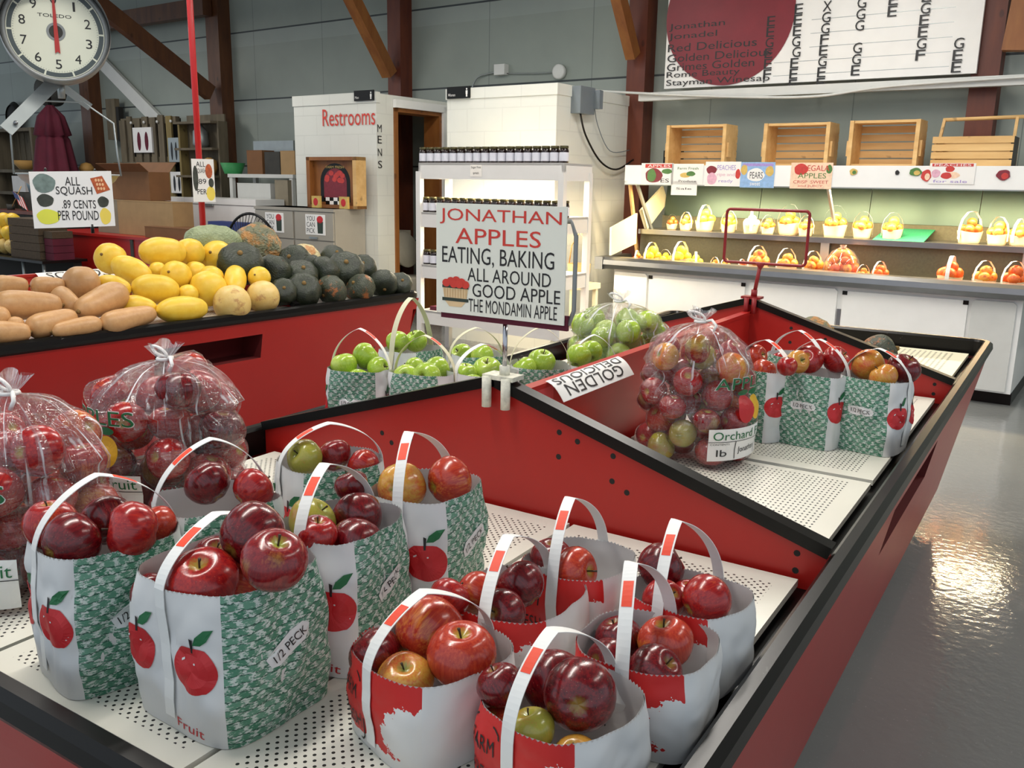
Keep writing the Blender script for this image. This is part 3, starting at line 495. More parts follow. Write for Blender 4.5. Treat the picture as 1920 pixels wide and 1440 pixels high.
SM = dict(butternut=m_squash('butternut_skin', '#bd8d5a', '#cc9f6c', '#a5764a', .70, 2.5, .05), spaghetti=m_squash('yellow_squash_skin', '#e3b52a', '#eecb48', '#cfa548', .70, 1.6, .05), pale=m_squash('pale_squash_skin', '#d9b565', '#e2c67e', '#b98a55', .56, 2., .08), hubbard=m_squash('grey_green_hubbard', '#7f8c68', '#9aa680', '#b8a27a', .66, 2.5, .35, 9), hubbardo=m_squash('warty_orange_hubbard', '#5c6450', '#84805e', '#bd8446', .48, 2.5, .6, 9), hubbardc=m_squash('orange_cream_hubbard', '#d6c89c', '#c8bb8c', '#b97a40', .47, 2.2, .4, 9),
 buttercup=m_squash('dark_green_squash', '#1b2219', '#323a28', '#5f5640', .66, 3., .2, 12), scarred=m_squash('scarred_green_squash', '#2a3227', '#454a36', '#a8612c', .55, 2.2, .3, 12))

# ------------------------------------------------------------------ mesh helpers
ORG = {}
class MB:
    def __init__(self): self.v = []; self.f = []; self.mi = []; self.sm = []; self.uv = {}
    def geo(self, vs, fs, mi=0, smooth=False, uvs=None):
        o = len(self.v); self.v += [Vector(q) for q in vs]
        for i, q in enumerate(fs):
            if uvs is not None: self.uv[len(self.f)] = [uvs[k] for k in q]
            self.f.append([o+k for k in q]); self.mi.append(mi if isinstance(mi, int) else mi[i]); self.sm.append(smooth)
        return self
    def box(self, lo, hi, mi=0, rot=None, piv=None):
        x0, y0, z0 = lo; x1, y1, z1 = hi
        vs = [Vector(q) for q in ((x0,y0,z0),(x1,y0,z0),(x1,y1,z0),(x0,y1,z0),(x0,y0,z1),(x1,y0,z1),(x1,y1,z1),(x0,y1,z1))]
        if rot is not None:
            pv = Vector(piv) if piv is not None else Vector(((x0+x1)/2, (y0+y1)/2, (z0+z1)/2)); vs = [rot @ (q-pv)+pv for q in vs]
        return self.geo(vs, [(3,2,1,0),(4,5,6,7),(0,1,5,4),(1,2,6,5),(2,3,7,6),(3,0,4,7)], mi)
    def bar(self, a, b, w, h, mi=0, upv=(0, 0, 1)):
        a, b = Vector(a), Vector(b); d = (b-a).normalized(); s = d.cross(Vector(upv)); s = s.normalized() if s.length > 1e-4 else d.orthogonal().normalized(); u = s.cross(d)
        vs = [q+s*(i*w/2)+u*(j*h/2) for q in (a, b) for i, j in ((-1,-1),(1,-1),(1,1),(-1,1))]
        return self.geo(vs, [(0,1,2,3),(7,6,5,4),(0,4,5,1),(1,5,6,2),(2,6,7,3),(3,7,4,0)], mi)
    def tube(self, pts, r, n=8, mi=0, closed=False, caps=True):
        pts = [Vector(q) for q in pts]; N = len(pts); rings = []; pu = None
        for i in range(N):
            d = (pts[(i+1) % N]-pts[i-1]) if closed else (pts[min(i+1, N-1)]-pts[max(i-1, 0)])
            d.normalize()
            if pu is None: pu = d.orthogonal().normalized()
            pu = pu-d*pu.dot(d); pu = pu.normalized() if pu.length > 1e-6 else d.orthogonal().normalized()
            b = d.cross(pu); rr = r[i] if isinstance(r, (list, tuple)) else r
            rings.append([pts[i]+pu*(rr*math.cos(2*pi*k/n))+b*(rr*math.sin(2*pi*k/n)) for k in range(n)])
        vs = [q for rg in rings for q in rg]; fs = []
        for i in range(N if closed else N-1):
            a, c = i*n, ((i+1) % N)*n
            for k in range(n): fs.append((a+k, a+(k+1) % n, c+(k+1) % n, c+k))
        if caps and not closed: fs.append(tuple(range(n-1, -1, -1))); fs.append(tuple((N-1)*n+k for k in range(n)))
        return self.geo(vs, fs, mi, True)
    def cyl(self, a, b, r, n=20, mi=0, r2=None): return self.tube([a, b], [r, r if r2 is None else r2], n, mi)
    def lathe(self, prof, n=24, mi=0, c=(0, 0, 0), ax=None, smooth=True, cap=True):
        c = Vector(c); q = Vector((0, 0, 1)).rotation_difference(Vector(ax)) if ax is not None else Quaternion()
        vs = [c + q @ Vector((r*math.cos(2*pi*k/n), r*math.sin(2*pi*k/n), z)) for r, z in prof for k in range(n)]; fs = []; mis = []
        for i in range(len(prof)-1):
            for k in range(n): fs.append((i*n+k, i*n+(k+1) % n, (i+1)*n+(k+1) % n, (i+1)*n+k)); mis.append(mi if isinstance(mi, int) else mi[i])
        if cap:
            fs.append(tuple(range(n-1, -1, -1))); mis.append(mis[0]); fs.append(tuple((len(prof)-1)*n+k for k in range(n))); mis.append(mis[-2])
        return self.geo(vs, fs, mis, smooth)
    def poly(self, pts, mi=0): return self.geo(pts, [tuple(range(len(pts)))], mi)
    def extr(self, pts, off, mi=0):
        n = len(pts); off = Vector(off); vs = [Vector(q) for q in pts]+[Vector(q)+off for q in pts]
        return self.geo(vs, [tuple(range(n-1, -1, -1)), tuple(range(n, 2*n))]+[(k, (k+1) % n, n+(k+1) % n, n+k) for k in range(n)], mi)
    def build(self, name, mats, parent=None, base=(0, 0, 0), rotz=0., mesh_only=False):
        if parent is not None: base = ORG.get(parent.name, (0, 0, 0))
        bv = Vector(base); me = bpy.data.meshes.new(name)
        me.from_pydata([tuple(q-bv) for q in self.v], [], self.f)
        for q in (mats if isinstance(mats, (list, tuple)) else [mats]): me.materials.append(M[q] if isinstance(q, str) else q)
        me.polygons.foreach_set('material_index', self.mi); me.polygons.foreach_set('use_smooth', self.sm)
        if self.uv:
            ul = me.uv_layers.new(name='UVMap')
            for p_ in me.polygons:
                q = self.uv.get(p_.index)
                if q:
                    for li, uv in zip(p_.loop_indices, q): ul.data[li].uv = uv
        me.update()
        if mesh_only: return me
        o = bpy.data.objects.new(name, me); COL.objects.link(o)
        if parent is not None: o.parent = parent; ORG[o.name] = base
        else: o.location = bv; o.rotation_euler = (0, 0, rotz); ORG[o.name] = base
        return o
def tag(o, label, cat, group=None, kind=None):
    if label: o['label'] = label
    if cat: o['category'] = cat
    if group: o['group'] = group
    if kind: o['kind'] = kind
    return o
def thing(name, label, cat, base=(0, 0, 0), group=None, bframe=False):
    o = bpy.data.objects.new(name, None); o.empty_display_size = .05; COL.objects.link(o)
    if bframe: o.location = B2W(*base); o.rotation_euler = (0, 0, BYAW)
    else: o.location = base
    ORG[o.name] = base; return tag(o, label, cat, group)
def topB(mb, name, mats, base, label=None, cat=None, group=None, kind=None):
    o = mb.build(name, mats, None, base); o.location = B2W(*base); o.rotation_euler = (0, 0, BYAW); return tag(o, label, cat, group, kind)
def inst(name, me, loc, parent=None, rot=None, scale=None):
    o = bpy.data.objects.new(name, me); COL.objects.link(o); o.location = loc
    if parent is not None: o.parent = parent
    if rot is not None:
        if isinstance(rot, Quaternion): o.rotation_mode = 'QUATERNION'; o.rotation_quaternion = rot
        else: o.rotation_euler = rot
    if scale is not None: o.scale = (scale,)*3 if isinstance(scale, (int, float)) else scale
    return o
TXT = {}
def text_geo(s):
    if s in TXT: return TXT[s]
    cu = bpy.data.curves.new('txt', 'FONT'); cu.body = s; cu.resolution_u = 3
    ob = bpy.data.objects.new('txt', cu); COL.objects.link(ob); dg = bpy.context.evaluated_depsgraph_get()
    me = bpy.data.meshes.new_from_object(ob.evaluated_get(dg)); vs = np.array([q.co[:2] for q in me.vertices]); fs = [tuple(q.vertices) for q in me.polygons]
    bpy.data.objects.remove(ob); bpy.data.curves.remove(cu); bpy.data.meshes.remove(me)
    lo, hi = vs.min(0), vs.max(0); TXT[s] = ((vs-lo)/(hi-lo), fs, (hi[0]-lo[0])/(hi[1]-lo[1])); return TXT[s]
def text_on(mb, s, fn, x0, x1, y0, y1, mi):
    """fn maps plane (x, y) to a point; text fills the box x0..x1, y0..y1 (y0 = bottom)"""
    vs, fs, _ = text_geo(s); mb.geo([fn(x0+(x1-x0)*a, y0+(y1-y0)*b) for a, b in vs], fs, mi)
def blob_on(mb, pts, fn, mi): mb.geo([fn(*q) for q in pts], [tuple(range(len(pts)))], mi)
def ell(cx, cz, a, b, n=24, w=0., sd=0): 
    return [(cx+a*math.cos(2*pi*k/n)*(1+w*math.sin(5*2*pi*k/n+sd)), cz+b*math.sin(2*pi*k/n)*(1+w*math.cos(3*2*pi*k/n+sd))) for k in range(n)]
# ------------------------------------------------------------------ room shell (building frame: s along the back wall, t away, z up)
def structure(o): o['kind'] = 'structure'; return o
structure(topB(MB().box((-20, -7, -.1), (8, 6.85, 0)), 'floor', 'floor', (0, 0, 0)))
structure(topB(MB().box((-20, 6.7, 0), (8, 6.85, 4.6)), 'wall_back', 'wall', (0, 0, 0)))
structure(topB(MB().box((-20, -2.5, 4.5), (8, 6.85, 4.6)), 'ceiling', 'ceil', (0, 0, 0)))
# lamps of the hall: ceiling strips out of view, one added to brighten the case
for k, (s, t, pw) in enumerate([(-.6, -.6, 60), (-.6, 2.6, 60), (-3.6, .6, 45), (-3.6, 3.6, 45), (2.6, 1.2, 22), (2.2, 4.2, 40), (-1.0, 4.3, 40), (-7.2, 3.2, 50), (-11, 3.6, 75)]):
    mb = MB().box((s-.09, t-1.2, 3.72), (s+.09, t+1.2, 3.78), 0); mb.box((s-.07, t-1.18, 3.69), (s+.07, t+1.18, 3.72), 1)
    o = topB(mb, 'ceiling_light', ['white', mat('lamp_diffuser', '#f0f0ea', .4, emit=(1, .97, .9, 1), es=4.)], (s, t, 3.7), 'fluorescent strip light under the ceiling, %s' % ['over the front bagged apples', 'over the rear end of the apple bin', 'over the near part of the squash bin', 'beyond the far end of the squash bin', 'over the aisle right of the apple bin', 'over the aisle by the right wall', 'added to brighten the lit produce case', 'over the red counter', 'over the wicker stand at the left'][k], 'ceiling light', 'fluorescent strip lights')
    area_light('lamp_glow', (0, 0, -.03), .16, 2.3, pw, (1.0, .95, .88), parent=o)
# timber posts and braces
POSTLAB = {0: 'brown timber post behind the hanging scale and the maroon umbrella', 1: 'brown timber post between the pallet wall and the white shelf', 2: 'brown timber post rising behind the restroom doorway', 3: 'brown timber post left of the big price board', 4: 'brown timber post at the right end of the price board'}
POSTX = [(-13.16, -12.75), (-9.83, -9.45), (-6.44, -6.16), (-3.24, -3.03), (-.15, .0)]
for k, (a, b) in enumerate(POSTX):
    c = (a+b)/2; wd = .27 if k < 2 else .2
    mb = MB().box((c-wd/2, 6.5, 0), (c+wd/2, 6.7, 4.5)); 
    if k < 3: mb.box((c-wd/2-.045, 6.56, 0), (c-wd/2, 6.7, 4.5))
    topB(mb, 'timber_post', 'beam' if k > 1 else 'beamL', (c, 6.6, 0), POSTLAB[k], 'post')
def timber(a, b, w, h, label): topB(MB().bar(a, b, w, h), 'timber_brace', 'beam2' if 'orange' in label else 'beamL', tuple((Vector(a)+Vector(b))/2), label, 'brace')
timber((-9.62, 6.4, 2.65), (-9.62, 4.7, 3.65), .12, .2, 'dark brown diagonal brace crossing behind the red pole')
timber((-6.3, 6.42, 2.72), (-6.3, 5.6, 3.75), .14, .13, 'orange diagonal brace joining the post behind the restroom')
timber((-3.13, 6.42, 2.72), (-3.13, 5.6, 3.9), .1, .13, 'orange diagonal brace left of the price board')
timber((.12, 6.4, 2.55), (.24, 6.4, 4.2), .12, .16, 'orange brace at the far upper right beside the last post')
timber((-13, 6.41, 3.76), (-9.6, 6.41, 3.76), .14, .22, 'horizontal brown beam at the upper left between two posts')
timber((-12.62, 6.65, 3.25), (-11.25, 6.65, 2.35), .06, .2, 'grey-white sloping board against the wall right of the scale')
bpy.data.objects['timber_brace.005'].data.materials[0] = M['offw']

# restroom blocks
def wallpanel(mb, lo, hi): mb.box(lo, hi)
mb = MB(); mb.box((-6.57, 5.2, 0), (-5.35, 5.38, 2.37)); mb.box((-6.57, 5.38, 0), (-6.4, 6.7, 2.37)); mb.box((-5.52, 5.38, 0), (-5.35, 5.45, 2.37)); mb.box((-5.52, 5.45, 2.27), (-5.35, 6.22, 2.37)); mb.box((-5.52, 6.22, 0), (-5.35, 6.7, 2.37)); mb.box((-6.4, 5.38, 2.33), (-5.52, 6.7, 2.37))
structure(topB(mb, 'wall_restroom_left', 'block', (0, 0, 0)))
mb = MB(); mb.box((-4.43, 5.2, 0), (-3.2, 6.69, 2.36)); mb.box((-4.44, 5.19, 2.27), (-3.19, 6.69, 2.365))
structure(topB(mb, 'wall_restroom_right', 'block', (0, 0, 0)))
mb = MB(); mb.box((-6.58, 5.19, 2.28), (-5.34, 5.25, 2.385)); structure(topB(mb, 'trim_1', 'block', (0, 0, 0)))
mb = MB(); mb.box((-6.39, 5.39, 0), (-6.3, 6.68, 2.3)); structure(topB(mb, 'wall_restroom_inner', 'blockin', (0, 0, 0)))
mb = MB()
mb.box((-5.55, 5.45, 0), (-5.33, 5.50, 2.27)); mb.box((-5.55, 6.16, 0), (-5.33, 6.22, 2.27)); mb.box((-5.55, 5.45, 2.21), (-5.33, 6.22, 2.27))
o = topB(mb, 'door_frame', 'beam2', (-5.4, 5.83, 0), 'orange-brown wooden frame of the open restroom doorway', 'door frame')
mb = MB(); mb.box((-5.345, 6.2, 0), (-5.3, 6.36, 2.31)); mb.box((-5.345, 5.44, 2.25), (-5.3, 6.36, 2.33)); structure(topB(mb, 'trim_2', 'white', (0, 0, 0)))
t_ = thing('toilet', 'pale toilet tank dimly seen through the open restroom doorway', 'toilet', (-6.0, 6.2, 0), bframe=True)
MB().box((-6.25, 6.0, .55), (-6.02, 6.45, .95)).build('tank', 'porcelain', t_); MB().lathe([(.1, 0), (.12, .2), (.2, .42), (.18, .44)], 20, 0, (-5.85, 6.2, 0)).build('bowl', 'porcelain', t_)
MB().lathe([(.20, -.02), (.21, 0), (.2, .02)], 24, 0, (-5.88, 6.2, .74), ax=(1, 0, .25)).build('lid', 'porcelain', t_)
# lettering painted on the blocks
def flatB(t): return lambda x, z: Vector((x, t, z))
mb = MB(); text_on(mb, 'Restrooms', flatB(5.192), -6.12, -5.36, 2.065, 2.235, 0)
topB(mb, 'wall_lettering', 'redtxt', (-5.75, 5.19, 2.07), 'hand-painted red Restrooms lettering on the white block wall', 'lettering')
mb = MB()
for ch, z in zip('MENS', (1.995, 1.885, 1.76, 1.64)): text_on(mb, ch, lambda x, z_: Vector((-5.345, x, z_)), 5.21, 5.27, z, z+.075, 0)
topB(mb, 'wall_lettering', 'blackink', (-5.345, 5.24, 1.64), 'vertical black MENS letters on the corner of the block wall', 'lettering')
def plaque(s0, s1, z0, z1, txt, label):
    r = thing('restroom_plaque', label, 'sign', ((s0+s1)/2, 5.19, z0), bframe=True)
    MB().box((s0, 5.172, z0), (s1, 5.188, z1)).build('plate', 'blk', r)
    mb = MB(); f = flatB(5.1705); L = s1-s0; text_on(mb, txt, f, s0+.06*L, s0+.06*L+.017*len(txt), z0+.02, z0+.045, 0)
    x = s1-.12*L; mb.geo([f(*q) for q in ell(x, z1-.025, .008, .009, 12)], [tuple(range(12))], 0); mb.box((x-.011, 5.1695, z0+.035), (x+.011, 5.1705, z1-.038), 0); mb.box((x-.008, 5.1695, z0+.012), (x+.008, 5.1705, z0+.035), 0)
    mb.build('pictogram', 'signw2', r)
plaque(-5.63, -5.36, 2.30, 2.40, 'Men', 'small black Men plaque on top of the left restroom block')
plaque(-4.41, -4.14, 2.275, 2.38, 'Women', 'small black Women plaque on top of the right restroom block')

# electrical things
r = thing('electrical_box', 'grey electrical box on the side of the right white block', 'electrical box', (-3.2, 5.56, 2.12), bframe=True)
MB().box((-3.2, 5.43, 2.13), (-3.10, 5.68, 2.36)).build('box', 'ebox', r); MB().box((-3.10, 5.66, 2.18), (-3.04, 5.72, 2.34)).build('breaker', 'ebox', r)
def cable(pts, r_, label, mm='blk'):
    P = [Vector(q) for q in pts]; Q = []
    for i in range(len(P)-1):
        p0, p1, p2, p3 = P[max(i-1, 0)], P[i], P[i+1], P[min(i+2, len(P)-1)]
        for k in range(6):
            u = k/6; Q.append(.5*((2*p1)+(p2-p0)*u+(2*p0-5*p1+4*p2-p3)*u*u+(3*p1-p0-3*p2+p3)*u**3))
    Q.append(P[-1]); topB(MB().tube(Q, r_, 6), 'cable', mm, tuple(P[0]), label, 'cable')
cable([(-3.14, 5.5, 2.13), (-3.15, 5.62, 1.95), (-3.15, 5.9, 1.73), (-3.14, 6.2, 1.66), (-3.12, 6.5, 1.76)], .009, 'thick black cable drooping from the grey electrical box')
cable([(-3.12, 5.7, 2.25), (-3.16, 5.85, 2.05), (-3.16, 6.1, 1.83), (-3.14, 6.45, 1.85)], .004, 'thin grey cable looping beside the thick black one', 'ebox')
for s, t, z, lab in ((-4.87, 6.66, 2.72, 'square white junction box on the wall above the restrooms'), (-4.12, 6.66, 2.66, 'round white junction box on the wall above the right block')):
    mb = MB()
    if 'square' in lab: mb.box((s-.07, t-.04, z-.055), (s+.07, t+.04, z+.055))
    else: mb.lathe([(.075, 0), (.075, .05), (.06, .055)], 20, 0, (s, t+.03, z), ax=(0, -1, 0))
    topB(mb, 'junction_box', 'offw', (s, t, z), lab, 'junction box')
cable([(-4.94, 6.67, 2.70), (-5.2, 6.67, 2.66), (-5.3, 6.67, 2.5)], .008, 'grey conduit bending down left of the square junction box', 'galv')
cable([(-4.8, 6.67, 2.68), (-4.4, 6.67, 2.66), (-4.19, 6.67, 2.66)], .006, 'grey conduit between the two junction boxes', 'galv')
mb = MB(); mb.box((-3.02, 6.36, 2.30), (2.2, 6.44, 2.375)); o = topB(mb, 'pipe_ledge', 'offw', (-1, 6.4, 2.3), 'long pale grey pipe ledge running under the price board', 'ledge')
cable([(-3.6, 6.3, 2.42), (-2.7, 6.33, 2.345), (-1.9, 6.33, 2.29), (-1.3, 6.33, 2.275), (-.7, 6.33, 2.33), (.6, 6.33, 2.36)], .012, 'white cable sagging under the pale ledge', 'offw')

# price board
r = thing('price_board', 'large white hand-lettered apple board with a big red disc', 'board', (-1.45, 6.48, 2.41), bframe=True)
mb = MB().box((-2.8, 6.45, 2.41), (-.13, 6.49, 3.45)); 
for z in (2.47, 2.58, 2.69, 2.8, 2.91): mb.box((-1.75+.3*(z > 2.6), 6.4485, z), (-.33, 6.45, z+.004), 1)
mb.build('panel', ['signw2', 'galv'], r)
mb = MB(); c = Vector((-2.2, 6.447, 3.02)); mb.extr([(c.x+.605*math.cos(2*pi*k/64), 6.447, c.z+.605*math.sin(2*pi*k/64)) for k in range(64)], (0, -.006, 0)); mb.build('red_disc', mat('disc_red', '#741522', .45), r)
mb = MB(); f = flatB(6.4395)
for tx, z, wd in (('Jonathan', 2.915, .55), ('Jonadel', 2.83, .48), ('Red Delicious', 2.735, .86), ('Golden Delicious', 2.645, 1.0), ('Grimes Golden', 2.565, .85), ('Rome Beauty', 2.49, .72), ('Stayman Winesap', 2.42, 1.0)): text_on(mb, tx, f, -2.775, -2.775+wd, z, z+.068, 0)
for s, z1, st in ((-1.80, 2.97, 'EEGEEF'), (-1.565, 3.05, 'EEEG EEE'), (-1.555, 2.7, 'G'), (-1.325, 3.05, 'XGGFEGEE'), (-1.045, 3.05, 'GGG GGE'), (-.8, 3.05, 'EE'), (-.55, 3.05, 'EGEEGF'), (-.275, 2.68, 'GEE')):
    for i, ch in enumerate(st):
        z = z1-.088*i
        if ch != ' ' and z > 2.42: text_on(mb, ch, f, s-.036, s+.036, z-.082, z, 0)
mb.build('lettering', 'blackink', r)

# ------------------------------------------------------------------ produce bins
def make_bin(name, xc, y0, y1, divs, ridges, trays, slots, label, cat, tm, holes=None, dz=0.):
    r = thing(name, label, cat, (xc, (y0+y1)/2, 0)); X = lambda x: xc+x
    # rail: rounded rectangle sweep
    pth = []; R = .06; hx = .772; a0, a1 = y0+.024, y1-.024
    for cx, cy, s in ((hx-R, a1-R, 0), (-hx+R, a1-R, 1), (-hx+R, a0+R, 2), (hx-R, a0+R, 3)):
        for k in range(7): a = (s+k/6)*pi/2; pth.append((cx+R*math.cos(a), cy+R*math.sin(a), math.cos(a), math.sin(a)))
    prof = [(-.022, .776), (-.022, .842), (-.013, .852), (.006, .852), (.018, .843), (.021, .822), (.012, .806)]
    mb = MB(); n = len(prof); N = len(pth); vs = [(X(px+nx*o), py+ny*o, z) for px, py, nx, ny in pth for o, z in prof]
    mb.geo(vs, [(i*n+k, ((i+1) % N)*n+k, ((i+1) % N)*n+(k+1) % n, i*n+(k+1) % n) for i in range(N) for k in range(n)], 0, False); mb.build('rail', 'rail', r)
    # body
    mb = MB(); zs = [.808, .74, .12]; ins = [.0, .012, .135]
    for i in range(2):
        for side in range(4):
            def P(zi, u, extra=0.):
                d = ins[zi] if not isinstance(zi, float) else 0; x = .775-d; 
                q = {0: (x, y0+.02+d+(y1-y0-.04-2*d)*u), 1: (x-2*x*u, y1-.02-d), 2: (-x, y1-.02-d-(y1-y0-.04-2*d)*u), 3: (-x+2*x*u, y0+.02+d)}[side]
                return Vector((X(q[0]), q[1], zs[zi]))
            sl = [] if (i == 0 or side != 0) else slots
            if not sl: mb.geo([P(i, 0), P(i, 1), P(i+1, 1), P(i+1, 0)], [(0, 1, 2, 3)], 0)
            else:
                ya, yb = y0+.02+ins[1], y1-.02-ins[1]
                def S(y, z):
                    u = (.74-z)/(.74-.12); x = .763-(.763-.64)*u; return Vector((X(x), y, z))
                cuts = [y0+.06]+[v for q in sl for v in q]+[y1-.06]
                for a, b in zip(cuts[:-1], cuts[1:]):
                    if (a, b) in sl:
                        mb.geo([S(a, .74), S(b, .74), S(b, .728), S(a, .728)], [(0, 1, 2, 3)], 0); mb.geo([S(a, .60), S(b, .60), S(b, .12), S(a, .12)], [(0, 1, 2, 3)], 0)
                        o4 = [S(a, .728), S(b, .728), S(b, .60), S(a, .60)]; i4 = [q-Vector((.16, 0, 0)) for q in o4]
                        mb.geo(o4+i4, [(0, 1, 5, 4), (1, 2, 6, 5), (2, 3, 7, 6), (3, 0, 4, 7), (4, 5, 6, 7)], 1)
                    else: mb.geo([S(a, .74), S(b, .74), S(b, .12), S(a, .12)], [(0, 1, 2, 3)], 0)
    mb.geo([(X(-.63), y0+.16, .125), (X(.63), y0+.16, .125), (X(.63), y1-.16, .125), (X(-.63), y1-.16, .125)], [(0, 1, 2, 3)], 0)
    mb.build('body', ['red', 'slot'], r)
    MB().box((X(-.55), y0+.25, 0), (X(.55), y1-.25, .13)).build('plinth', 'blk', r)
    MB().box((X(-.752), y0+.05, .755), (X(.752), y1-.05, .765)).build('trough', 'blk', r)
    for q in trays:
        xa, xb, ya, yb = q[:4]; mm = q[4] if len(q) > 4 else 'perf'; w = .006
        mb = MB().box((X(xa), ya, .776), (X(xb), yb, .79+dz)); mb.build('tray', mm, r)
    for y in divs:
        mb = MB().extr([(X(-.748), y-.008, .766), (X(-.748), y-.008, .842), (X(0), y-.008, 1.066), (X(.748), y-.008, .842), (X(.748), y-.008, .766)], (0, .016, 0), 0)
        if holes:
            for hx_, hz_ in holes:
                for yy in (y-.0085, y+.0085): mb.geo([(X(hx_)+.0065*math.cos(k*pi/5), yy, hz_+.0065*math.sin(k*pi/5)) for k in range(10)], [tuple(range(10))], 1)
        d = mb.build('divider', ['redin', 'dark'], r)
        mb = MB(); 
        for s in (-1, 1): mb.bar((X(s*.75), y, .851), (X(-s*.004), y, 1.0785), .036, .024, 0)
        mb.build('edge_cap', 'blk', d)
    for ya, yb in ridges:
        mb = MB().box((X(-.008), ya, .766), (X(.008), yb, 1.028)); mb.bar((X(0), ya, 1.03), (X(0), yb, 1.03), .03, .012); mb.build('ridge_panel', 'redin', r)
    return r
tr = []
for a, b in ((-.70, -.265), (-.255, .21), (.22, .70)): tr.append((a, b, -1.035, -.022))
for a, b in ((.03, .65), (.675, 1.765)): tr.append((.03, .70, a, b, 'perf2')); tr.append((-.70, -.03, a, b, 'perf2'))
tr.append((.03, .70, 1.83, 2.83, 'ribbed')); tr.append((-.70, -.03, 1.83, 2.83, 'ribbed'))
HOL = [(.17, .985), (.215, .972), (.17, .93), (.30, .955), (.30, .90), (.335, .882), (-.30, .88), (-.24, .90), (-.33, .90), (.69, .80), (-.62, .83), (.69, .835)]
make_bin('produce_bin', 0, -1.11, 2.92, (0, 1.8), ((.012, 1.79),), tr, ((.66, 1.42),), 'long red produce bin with black rail holding the bagged apples in front', 'display bin', 'perf', HOL)
tr = [(-.70, -.03, .0, 1.0), (.03, .70, -1.5, -.02), (.03, .70, 0, 1.78), (.03, .70, 1.82, 2.66), (-.70, -.03, 1.05, 2.66), (-.70, -.03, -1.5, -.02)]
make_bin('produce_bin', -3.265, -1.6, 2.76, (1.80,), ((-1.5, 1.79),), tr, ((.95, 1.56),), 'red produce bin at the left heaped with squash', 'display bin', 'perf', None, .052).rotation_euler = (0, 0, -.067)

# ------------------------------------------------------------------ fruit meshes
def apple_mesh(name, seed, mm, squat=.9, lobes=5):
    g = random.Random(seed); prof = []
    for i in range(15):
        a = -pi/2+pi*i/14; r_ = math.cos(a)**.86 if 0 < i < 14 else 0; z = math.sin(a)*squat
        if z > 0: r_ *= 1.03
        else: r_ *= 1-.10*(-z)
        prof.append([r_, z])
    # dimples
    vs = []; fs = []; n = 28
    for i, (r_, z) in enumerate(prof):
        for k in range(n):
            th = 2*pi*k/n; lb = 1+.028*math.cos(lobes*th+seed)*(.35+max(0, -z)*1.2)
            rr = r_*lb; dz = 0
            q = max(0, 1-(r_/.52)); 
            if z > 0: dz = -.30*q**1.5
            else: dz = .17*q**1.5+.02*math.cos(lobes*th+seed)*(1 if r_ > .1 else 0)
            v = Vector((rr*math.cos(th), rr*math.sin(th), z+dz)); v *= 1+.03*noise.noise(v*1.2+Vector((seed*3, 0, 0))); vs.append(v)
    for i in range(14):
        for k in range(n): fs.append((i*n+k, i*n+(k+1) % n, (i+1)*n+(k+1) % n, (i+1)*n+k))
    mb = MB().geo(vs, fs, 0, True); return mb.build(name, mm, mesh_only=True)
AMESH = {k: [apple_mesh('apple', 3*i+ord(k) % 7, AM[k], sq, 5) for i, sq in enumerate((.9, .98, .86))] for k in AM}
mb = MB().tube([(0, 0, .42), (.02, .01, .62), (.07, .03, .86), (.10, .05, .98)], [.035, .03, .035, .05], 6); STEM = mb.build('stem', 'stem', mesh_only=True)
def rand_rot(g, up_bias=.6):
    ax = Vector((g.gauss(0, 1), g.gauss(0, 1), 0)); ax = ax.normalized() if ax.length > .01 else Vector((1, 0, 0))
    return Quaternion(ax, g.uniform(0, 1.5*(1-up_bias)+.5)) @ Quaternion((0, 0, 1), g.uniform(0, 6.28))
def axis_rot(v, g): return Vector((0, 0, 1)).rotation_difference(Vector(v)) @ Quaternion((0, 0, 1), g.uniform(0, 6.28))

